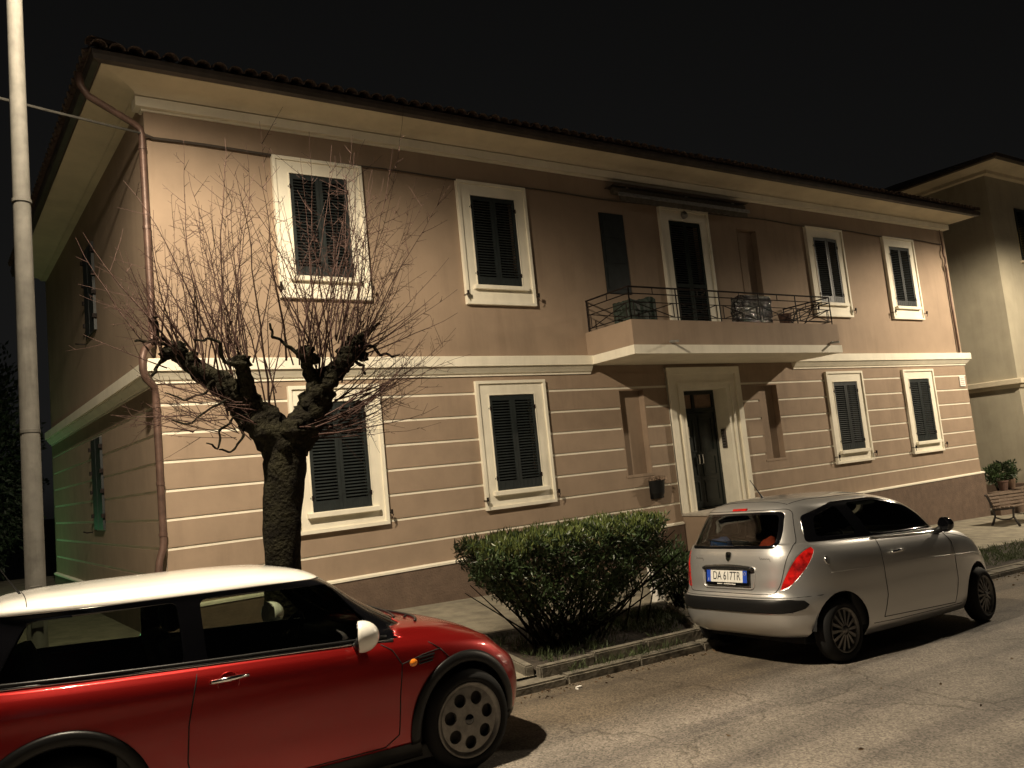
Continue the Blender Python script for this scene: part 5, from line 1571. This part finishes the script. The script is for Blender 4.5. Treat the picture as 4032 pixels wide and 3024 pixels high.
# ------------------------------------------------------------------ pollarded tree
def pollard():
    r = random.Random(21)
    bx0, by0 = 0.27, -3.9
    root = tag(empty('pollarded_tree', (bx0, by0, z_walk(bx0, by0))), 'bare pollarded tree with gnarled limbs in front of the left windows', 'tree')
    O = tuple(-c for c in root.location)
    def limb(name, pts, rad, m_, seg=14, rough=.12, sub=5):
        # gnarled tube: resampled, with lumps
        P_ = [Vector(p) for p in pts]
        fine = []; fr = []
        for i in range(len(P_) - 1):
            p0 = P_[max(0, i - 1)]; p1 = P_[i]; p2 = P_[i + 1]; p3 = P_[min(len(P_) - 1, i + 2)]
            for k in range(sub):
                t = k / sub
                q = .5 * ((2 * p1) + (-p0 + p2) * t + (2 * p0 - 5 * p1 + 4 * p2 - p3) * t * t + (-p0 + 3 * p1 - 3 * p2 + p3) * t**3)
                fine.append(q); fr.append(rad[i] * (1 - t) + rad[i + 1] * t)
        fine.append(P_[-1]); fr.append(rad[-1])
        mb = MB().tube(fine, fr, seg)
        ph = [r.uniform(0, 6) for _ in range(6)]
        n = seg
        for idx in range(len(fine) * n):
            i = idx // n
            v = Vector(mb.v[idx]); d = v - fine[i]
            a = math.atan2(d.y + .3 * d.z, d.x)
            k = 1 + rough * (math.sin(3 * a + i * .55 + ph[0]) + .8 * math.sin(5 * a - i * .9 + ph[1]) + .7 * math.sin(2 * a + i * 1.7 + ph[2])) + r.uniform(-rough, rough) * .45
            mb.v[idx] = tuple(fine[i] + d * k)
        return mb.build(name, m_, root, loc=O, smooth=True)
    zb = z_walk(bx0, by0)
    limb('trunk', [(.25, -3.9, zb - .1), (.25, -3.9, zb + .1), (.26, -3.9, .2), (.28, -3.9, .7), (.33, -3.9, 1.2), (.37, -3.9, 1.6), (.39, -3.9, 1.86)], [.25, .195, .162, .157, .172, .192, .18], M['bark'], 22, .045)
    Lp = [(.37, -3.9, 1.72), (.24, -3.88, 1.93), (.13, -3.85, 2.08), (.03, -3.8, 2.22), (-.11, -3.8, 2.36), (-.27, -3.75, 2.48), (-.42, -3.7, 2.62), (-.50, -3.7, 2.73)]
    limb('limb', Lp, [.17, .165, .15, .135, .11, .085, .07, .055], M['bark'], 16, .15)
    Ls = [(.08, -3.85, 2.15), (.06, -3.95, 2.31), (.02, -4.0, 2.49), (-.04, -4.02, 2.53)]
    limb('limb', Ls, [.09, .065, .055, .05], M['bark'], 10, .16)
    Rp = [(.42, -3.9, 1.74), (.54, -3.92, 1.92), (.64, -3.95, 2.05), (.70, -4.0, 2.22), (.76, -4.0, 2.33), (.93, -3.95, 2.46), (1.02, -3.95, 2.57), (1.13, -3.9, 2.68), (1.20, -3.9, 2.76)]
    limb('limb', Rp, [.17, .16, .145, .14, .12, .085, .085, .08, .05], M['bark'], 16, .14)
    Rs = [(.70, -4.0, 2.28), (.62, -4.03, 2.43), (.59, -4.05, 2.52), (.59, -4.1, 2.62)]
    limb('limb', Rs, [.08, .05, .055, .04], M['bark'], 10, .18)
    # knobs of old cuts
    for (x, y, z), q in [((-.48, -3.7, 2.70), .085), ((-.36, -3.74, 2.60), .07), ((-.58, -3.75, 2.66), .05), ((.0, -4.02, 2.53), .075), ((.58, -4.08, 2.60), .075), ((.66, -4.05, 2.55), .05),
                         ((1.05, -3.95, 2.62), .10), ((1.16, -3.92, 2.73), .09), ((1.22, -3.9, 2.60), .06), ((.95, -3.98, 2.50), .08), ((.42, -4.03, 1.88), .11), ((.10, -3.85, 2.02), .09), ((.05, -3.78, 2.10), .08), ((-.02, -3.86, 2.30), .06)]:
        bm = bmesh.new(); bmesh.ops.create_icosphere(bm, subdivisions=3, radius=q)
        p1, p2 = r.uniform(0, 6), r.uniform(0, 6)
        for v in bm.verts:
            c = v.co.normalized()
            v.co *= 1 + .25 * math.sin(c.x * 5 + p1) * math.sin(c.y * 6 + p2) + .2 * math.sin(c.z * 8 + p1) + r.uniform(-.06, .06)
            v.co += Vector((x, y, z))
        from_bm('knot', bm, M['bark'], root, loc=O, smooth=True); bm.free()
    # crooked short branches leaving the limbs
    for pts, rad in [([(-.04, -4.02, 2.53), (-.14, -4.05, 2.54), (-.19, -4.05, 2.68), (-.30, -4.1, 2.72), (-.42, -4.12, 2.70)], [.03, .026, .02, .016, .01]),
                     ([(.59, -4.05, 2.52), (.49, -4.1, 2.62), (.38, -4.1, 2.73), (.30, -4.1, 2.76), (.27, -4.12, 2.86)], [.035, .028, .024, .02, .012]),
                     ([(-.48, -3.7, 2.70), (-.60, -3.72, 2.83), (-.66, -3.75, 2.98), (-.62, -3.75, 3.02)], [.03, .022, .018, .014]),
                     ([(-.50, -3.7, 2.74), (-.66, -3.66, 2.78), (-.80, -3.64, 2.77)], [.028, .02, .014]),
                     ([(-.50, -3.72, 2.66), (-.66, -3.75, 2.58), (-.70, -3.76, 2.46)], [.035, .026, .02]),
                     ([(1.16, -3.92, 2.66), (1.30, -3.95, 2.66), (1.42, -3.98, 2.61), (1.56, -4.0, 2.62)], [.035, .026, .02, .012]),
                     ([(1.20, -3.9, 2.76), (1.32, -3.88, 2.83), (1.44, -3.88, 2.96)], [.04, .028, .02]),
                     ([(1.10, -3.95, 2.55), (1.18, -4.0, 2.46), (1.20, -4.02, 2.38)], [.03, .022, .016]),
                     ([(.10, -3.9, 2.10), (-.10, -3.98, 2.02), (-.20, -4.02, 1.90), (-.26, -4.05, 1.74), (-.36, -4.08, 1.80)], [.022, .018, .016, .014, .008]),
                     ([(-.02, -3.9, 2.2), (-.16, -4.0, 2.18), (-.32, -4.05, 2.10), (-.46, -4.1, 1.98), (-.62, -4.12, 2.02)], [.02, .016, .014, .012, .007]),
                     ([(.02, -3.9, 1.95), (-.02, -3.95, 1.84), (-.12, -3.98, 1.76), (-.26, -4.0, 1.78)], [.022, .017, .013, .008]),
                     ([(-.2, -3.85, 2.40), (-.34, -3.95, 2.26), (-.48, -4.0, 2.24), (-.66, -4.0, 2.27)], [.02, .016, .013, .008])]:
        pts = [Vector(p) + (Vector((r.uniform(-.03, .03), r.uniform(-.03, .03), r.uniform(-.03, .03))) if k_ else Vector()) for k_, p in enumerate(pts)]
        fine = []
        for p, q in zip(pts[:-1], pts[1:]):
            fine += [p, p.lerp(q, .33) + Vector((r.uniform(-.02, .02), r.uniform(-.02, .02), r.uniform(-.02, .02))), p.lerp(q, .67) + Vector((r.uniform(-.02, .02), r.uniform(-.02, .02), r.uniform(-.02, .02)))]
        fine.append(pts[-1])
        rr = [rad[min(len(rad) - 1, k_ // 3)] * (.62 if k_ else .8) for k_ in range(len(fine))]
        limb('branch', fine, rr, M['bark'], 7, .12, 2)
    # long shoots
    mb = MB()
    def shoot(p, d, L_, r0, curve=.12, spurs=True, lvl=0):
        p = Vector(p); d = Vector(d).normalized()
        n = max(4, int(L_ / .16)); pts = [p.copy()]
        cur = d.copy(); upb = Vector((0, 0, 1))
        w1 = Vector((r.uniform(-1, 1), r.uniform(-1, 1), r.uniform(-.4, .4))) * curve
        for i in range(n):
            cur = (cur + upb * (.055 if lvl == 0 else .03) + w1 * .12 + Vector((r.gauss(0, 1), r.gauss(0, 1), r.gauss(0, .6))) * (.075 if lvl == 0 else .05)).normalized()
            p = p + cur * (L_ / n); pts.append(p.copy())
        rs = [max(.0016, r0 * (1 - i / n * .86)) for i in range(n + 1)]
        mb.tube(pts, rs, 4 if r0 > .005 else 3, cap=False)
        if lvl == 0 and spurs:
            for i in range(2, n):
                for _ in range(3 if r.random() < .6 else 2):
                    if r.random() < .82:
                        a = r.uniform(0, 2 * math.pi)
                        t = (pts[i] - pts[i - 1]).normalized(); o_ = t.orthogonal().normalized()
                        o_.rotate(Matrix.Rotation(a, 3, t))
                        q = pts[i].lerp(pts[i - 1], r.random())
                        shoot(q, t * .75 + o_, r.uniform(.03, .13) if r.random() < .75 else r.uniform(.15, .5), .0034, .2, False, 1)
        if lvl == 1 and L_ > .12:
            for i in range(1, n):
                if r.random() < .8:
                    t = (pts[i] - pts[i - 1]).normalized(); o_ = t.orthogonal().normalized(); o_.rotate(Matrix.Rotation(r.uniform(0, 6.28), 3, t))
                    shoot(pts[i], t * .6 + o_, r.uniform(.02, .06), .0024, .1, False, 2)
    def fan(origin, spread, n, dirs, Ls, r0=(.005, .012)):
        for _ in range(n):
            t = r.random(); a = Vector(dirs[0]).lerp(Vector(dirs[1]), t)
            d = a + Vector((r.uniform(-.14, .14), r.uniform(-.45, .45), r.uniform(-.05, .15)))
            o_ = Vector(origin) + Vector((r.uniform(-1, 1) * spread[0], r.uniform(-1, 1) * spread[1], r.uniform(-1, 1) * spread[2]))
            shoot(o_, d, r.uniform(*Ls), r.uniform(*r0))
    th = (.0032, .0098)
    fan((-.46, -3.74, 2.70), (.22, .14, .09), 24, ((-.65, 0, .85), (.12, 0, 1)), (.6, 1.55), th)
    fan((-.42, -3.76, 2.62), (.16, .12, .09), 12, ((-1.0, 0, .35), (-.6, 0, .9)), (.5, 1.05), th)
    fan((-.18, -3.82, 2.50), (.24, .14, .10), 20, ((-.28, 0, 1), (.22, 0, 1)), (.7, 1.8), th)
    fan((.02, -3.98, 2.48), (.16, .14, .10), 16, ((-.32, 0, 1), (.28, 0, 1)), (.9, 2.2), th)
    fan((.15, -3.9, 2.12), (.24, .14, .14), 8, ((-.2, 0, 1), (.18, 0, 1)), (1.3, 2.6), (.007, .012))
    fan((.58, -4.06, 2.58), (.16, .14, .09), 16, ((-.32, 0, 1), (.32, 0, 1)), (.8, 2.2), th)
    fan((.80, -4.0, 2.42), (.20, .14, .12), 18, ((-.18, 0, 1), (.34, 0, 1)), (1.0, 2.4), (.005, .011))
    fan((1.10, -3.94, 2.68), (.18, .14, .10), 24, ((-.12, 0, 1), (.62, 0, 1)), (.9, 2.45), th)
    fan((1.22, -3.92, 2.64), (.18, .14, .12), 20, ((.5, 0, .85), (1.0, 0, .22)), (.6, 1.4), th)
    fan((.85, -4.0, 2.05), (.24, .16, .18), 24, ((.7, -.05, .5), (1.0, 0, -.02)), (.7, 1.5), th)
    fan((.60, -4.02, 1.90), (.16, .14, .12), 20, ((.9, -.1, .25), (1.0, 0, -.12)), (.6, 1.35), th)
    fan((-.22, -4.0, 2.06), (.28, .14, .20), 22, ((-1, 0, -.12), (-.75, 0, .4)), (.35, .9), (.0035, .007))
    fan((.1, -3.9, 1.95), (.16, .14, .16), 10, ((-1, 0, -.25), (-.4, 0, .9)), (.4, .9), (.0035, .007))
    tag(mb.build('crown_shoots', M['twig'], root, loc=O), kind='stuff')
pollard()

# ------------------------------------------------------------------ leaves
def leaf_cloud(name, pts, dirs, lens, wids, m_, parent=None, loc=(0, 0, 0), seed=1):
    g_ = np.random.default_rng(seed)
    n = len(pts)
    d = dirs / np.linalg.norm(dirs, axis=1, keepdims=True)
    rv = g_.normal(size=(n, 3)); s_ = np.cross(d, rv); s_ /= np.linalg.norm(s_, axis=1, keepdims=True) + 1e-9
    nn = np.cross(d, s_)
    L_ = lens[:, None]; w = wids[:, None]
    b = pts; mid = pts + d * L_ * .5 + nn * L_ * .06; tip = pts + d * L_ - nn * L_ * .05
    V = np.stack([b, mid - s_ * w / 2, tip, mid + s_ * w / 2], 1).reshape(-1, 3)
    F_ = np.arange(n * 4).reshape(-1, 4)
    me = bpy.data.meshes.new(name)
    me.from_pydata(V.tolist(), [], F_.tolist())
    me.materials.append(m_)
    o = bpy.data.objects.new(name, me); o.location = loc
    return link(o, parent)

def hedge():
    g_ = np.random.default_rng(5)
    base = Vector((3.35, -3.85, z_walk(3.35, -3.85) + .05))
    root = tag(empty('hedge_shrub', base), 'large clipped green shrub in the stone-edged bed between the two cars', 'shrub')
    O = np.array(base)
    zt = lambda x: .60 + .01 * (x - 2.2)
    def samp(n, top=False, shell=False):
        P_ = []
        while len(P_) < n:
            x, y = g_.uniform(2.25, 4.85), g_.uniform(-4.42, -3.22)
            t = g_.uniform(0, 1) ** .8
            zmin = z_walk(x, y) + .05
            z = zmin + t * (zt(x) - zmin)
            # section shrinks towards the root
            k = min(1.0, .16 + 1.25 * t) + .05 * math.sin(x * 7 + z * 9)
            cx, cy = 3.42 + .16 * t, -3.83
            lx = (1.12 + .14 * t) * k; ly = .56 * min(1, .35 + 1.1 * t)
            ux, uy = (x - cx) / lx, (y - cy) / ly
            rr = (abs(ux) ** 3.4 + abs(uy) ** 3.4) ** (1 / 3.4)
            if rr > 1 + .07 * math.sin(x * 11 + y * 7 + z * 13): continue
            if shell and rr < .62 and t < .86: continue
            if z > zt(x) + .05 * math.sin(x * 9): continue
            # sparse underside at the right, with stems showing
            if x > 4.25 and t < .60 and g_.uniform() < .93: continue
            if t < .22 and g_.uniform() < .80: continue
            if t < .40 and g_.uniform() < .45: continue
            if g_.uniform() < .35 * (math.sin(x * 5.1 + 1) * math.sin(z * 6.3) > .55): continue
            P_.append((x, y, z))
        return np.array(P_)
    p = samp(17500, shell=True)
    d = g_.normal(size=p.shape) * .8 + np.array([0, -.25, .55])
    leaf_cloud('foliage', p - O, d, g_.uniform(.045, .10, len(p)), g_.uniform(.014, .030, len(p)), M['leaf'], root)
    # bright upright tips along the clipped top
    n = 5200
    x = g_.uniform(2.28, 4.9, n); y = g_.uniform(-4.40, -3.26, n)
    z = zt(x) - g_.uniform(0, .16, n) + .035 * np.sin(x * 13) * np.sin(y * 9)
    k = np.abs((x - 3.57) / 1.26) ** 4 + np.abs((y + 3.83) / .57) ** 4 < 1.0
    p = np.stack([x, y, z], 1)[k]
    d = g_.normal(size=p.shape) * .32 + np.array([.05, 0, 1.0])
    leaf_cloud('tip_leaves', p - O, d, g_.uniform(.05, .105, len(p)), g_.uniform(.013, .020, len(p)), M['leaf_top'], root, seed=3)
    p = samp(900, shell=True)
    d = g_.normal(size=p.shape) + np.array([0, -.3, -.1])
    leaf_cloud('dry_leaves', p - O, d, g_.uniform(.04, .075, len(p)), g_.uniform(.014, .026, len(p)), mat('dry_hedge_leaf', (.12, .095, .045), .6, var=(5, .5)), root, seed=6)
    mb = MB()
    r = random.Random(4)
    for i in range(90):
        a = Vector((base.x + r.uniform(-.35, .35), base.y + r.uniform(-.2, .2), base.z - .05))
        q = Vector((r.uniform(2.3, 5.0), r.uniform(-4.3, -3.35), r.uniform(.05, .5)))
        mid = a.lerp(q, .45) + Vector((r.uniform(-.1, .1), r.uniform(-.1, .1), r.uniform(-.12, .05)))
        mb.tube([a, mid, q], [.014, .010, .005], 5, cap=False)
    for x in (4.55, 4.72, 4.9):
        mb.tube([(x - .25, -3.75, z_walk(x, -3.7)), (x - .05 * (x - 4.6), -3.7, -.25 - .1 * (x - 4.6)), (x - .1, -3.75, .3)], [.012, .009, .006], 6)
    mb.build('stems', M['bark'], root, loc=tuple(-base))
hedge()

def bush(name, c, rad, n, m_, label, L_=(.05, .09), W_=(.02, .035), seed=9, cat='shrub', stems=14):
    g_ = np.random.default_rng(seed)
    z0 = z_walk(c[0], c[1])
    root = tag(empty(name, (c[0], c[1], z0)), label, cat)
    v = g_.normal(size=(n, 3)); v /= np.linalg.norm(v, axis=1, keepdims=True)
    rr = g_.uniform(.25, 1, n) ** .45
    lump = 1 + .22 * np.sin(v[:, 0] * 6 + seed) * np.sin(v[:, 1] * 5) + .15 * np.sin(v[:, 2] * 9 + seed)
    p = v * rr[:, None] * lump[:, None] * np.array(rad) + np.array([0, 0, c[2] - z0])
    d = v + g_.normal(size=v.shape) * .6 + np.array([0, 0, .3])
    leaf_cloud('foliage', p, d, g_.uniform(*L_, n), g_.uniform(*W_, n), m_, root, seed=seed)
    mb = MB(); r = random.Random(seed)
    for i in range(stems):
        q = Vector((r.uniform(-1, 1) * rad[0] * .7, r.uniform(-1, 1) * rad[1] * .7, c[2] - z0 + r.uniform(-.3, .5) * rad[2]))
        mb.tube([(r.uniform(-.08, .08), r.uniform(-.08, .08), -.05), q * .5 + Vector((0, 0, .04)), q], [.014, .009, .004], 5, cap=False)
    mb.build('stems', M['bark'], root)
    return root
bush('laurel_shrub', (5.62, -3.35, -.22), (.36, .36, .36), 2300, M['leaf'], 'small dark green shrub beside the left rear corner of the silver car', seed=11)
bush('potted_greenery', (21.3, -.05, -.12), (.85, .20, .28), 1700, M['leaf'], 'leafy green plant spilling over the low garden wall', (.06, .11), (.03, .05), seed=14, cat='plant')
# white marker stump behind the hedge
mb = MB().cbox(-.07, .07, -.07, .07, 0, .62, .015, Matrix.Rotation(R(-3), 4, 'Y'))
tag(mb.build('marker_post', M['white_plastic'], loc=(6.0, -2.55, z_walk(6.0, -2.55))), 'short white post behind the right end of the clipped shrub', 'post')

# grass tufts and weeds in the bed, along the kerb and on the right verge
def tufts(name, regions, m_, label, seed, L_=(.05, .14)):
    g_ = np.random.default_rng(seed); P_ = []
    for (x0, x1, y0, y1, n, dz) in regions:
        k = 0
        while k < n:
            cx, cy = g_.uniform(x0, x1), g_.uniform(y0, y1)
            for _ in range(14):
                x, y = cx + g_.normal() * .05, cy + g_.normal() * .05
                P_.append((x, y, z_walk(x, y) + dz))
            k += 14
    p = np.array(P_); d = g_.normal(size=p.shape) * .45 + np.array([0, 0, 1])
    o = leaf_cloud(name, p, d, g_.uniform(*L_, len(p)), g_.uniform(.006, .013, len(p)), m_, seed=seed)
    tag(o, label, 'grass', kind='stuff')
tufts('bed_grass', [(2.7, 4.7, -4.42, -3.2, 1600, .04), (4.3, 5.4, -4.0, -3.05, 1700, .03), (2.6, 4.6, -4.66, -4.60, 240, 0.0)], M['grass'], 'weeds and grass growing in the stone-edged bed', 31)
tufts('verge_grass', [(9.5, 19.5, -4.35, -3.25, 7000, 0.0)], M['grass'], 'rough grass strip along the kerb beyond the silver car', 32, (.04, .11))
v = [(x, y, z_walk(x, y) + .004) for x, y in ((9.2, -4.45), (19.8, -4.45), (19.8, -3.2), (9.2, -3.2))]
tag(mesh_obj('verge_soil', v, [(0, 1, 2, 3)], M['soil']), kind='structure')

# dark planting beyond the left side of the house
for i, (x, y, rx, rz, tx) in enumerate([(-1.9, 15.0, 1.2, 3.0, 'tall dark evergreen behind the rear corner of the house'), (-2.6, 20.5, 2.2, 2.4, 'broad dark evergreen farther back behind the lamp post')]):
    z0 = z_walk(x, y)
    bush('dark_evergreen', (x, y, z0 + rz + .1), (rx, rx, rz), 7000, M['leaf_dark'], tx, (.12, .22), (.06, .10), seed=50 + i, cat='tree', stems=20)

# litter on the road by the kerb
for i, (x, y, sx, sy, tx) in enumerate([(2.70, -4.92, .055, .03, 'white scrap of litter on the road in front of the red car')]):
    bm = bmesh.new(); bmesh.ops.create_cube(bm, size=1); bmesh.ops.subdivide_edges(bm, edges=bm.edges, cuts=2, use_grid_fill=True)
    for v_ in bm.verts: v_.co = (v_.co.x * sx + rng.uniform(-.006, .006), v_.co.y * sy + rng.uniform(-.006, .006), v_.co.z * .022 + .012)
    tag(from_bm('litter_scrap', bm, M['white_plastic'], loc=(x, y, z_road(x, y))), tx, 'litter'); bm.free()
# fallen leaves and grit in the gutter
g_ = np.random.default_rng(77)
n = 420
x = g_.uniform(1.5, 12, n); y = KERB_Y - np.abs(g_.normal(size=n)) * .10 - .02
far = g_.uniform(size=n) < .10
y = np.where(far, KERB_Y - g_.uniform(0, 3.5, n), y)
p = np.array([(a, b, z_road(a, b) + .006) for a, b in zip(x, y)])
d = g_.normal(size=p.shape) * np.array([1, 1, .15]) + np.array([0, 0, .05])
tag(leaf_cloud('fallen_leaves', p, d, g_.uniform(.02, .05, n), g_.uniform(.012, .028, n), mat('dead_leaf', (.10, .065, .035), .9, var=(4, .5)), seed=78), 'dead leaves and grit scattered along the gutter', 'leaves', kind='stuff')

# added stand-in lantern, outside the frame, for an unseen green light source
sg_ = tag(empty('stand_in_lantern', (-2.9, 9.4, z_walk(-2.9, 9.4))), 'added green lantern left of the house, standing in for an unseen light source', 'lantern')
MB().tube([(0, 0, 0), (0, 0, .9)], .03, 8).build('stake', M['gutter'], sg_)
MB().cbox(-.09, .09, -.09, .09, .9, 1.15, .01).build('lantern_glass', mat('green_glass', (.1, .5, .15), .3, emit=(.25, 1, .35, 3.0)), sg_)
MB().cbox(-.12, .12, -.12, .12, 1.152, 1.19, .01).build('lantern_cap', M['gutter'], sg_)
gd = bpy.data.lights.new('green_light', 'POINT'); gd.energy = 22; gd.color = (.30, 1.0, .42); gd.shadow_soft_size = .12
go = bpy.data.objects.new('green_light', gd); go.location = (.22, 0, .8); link(go, sg_)
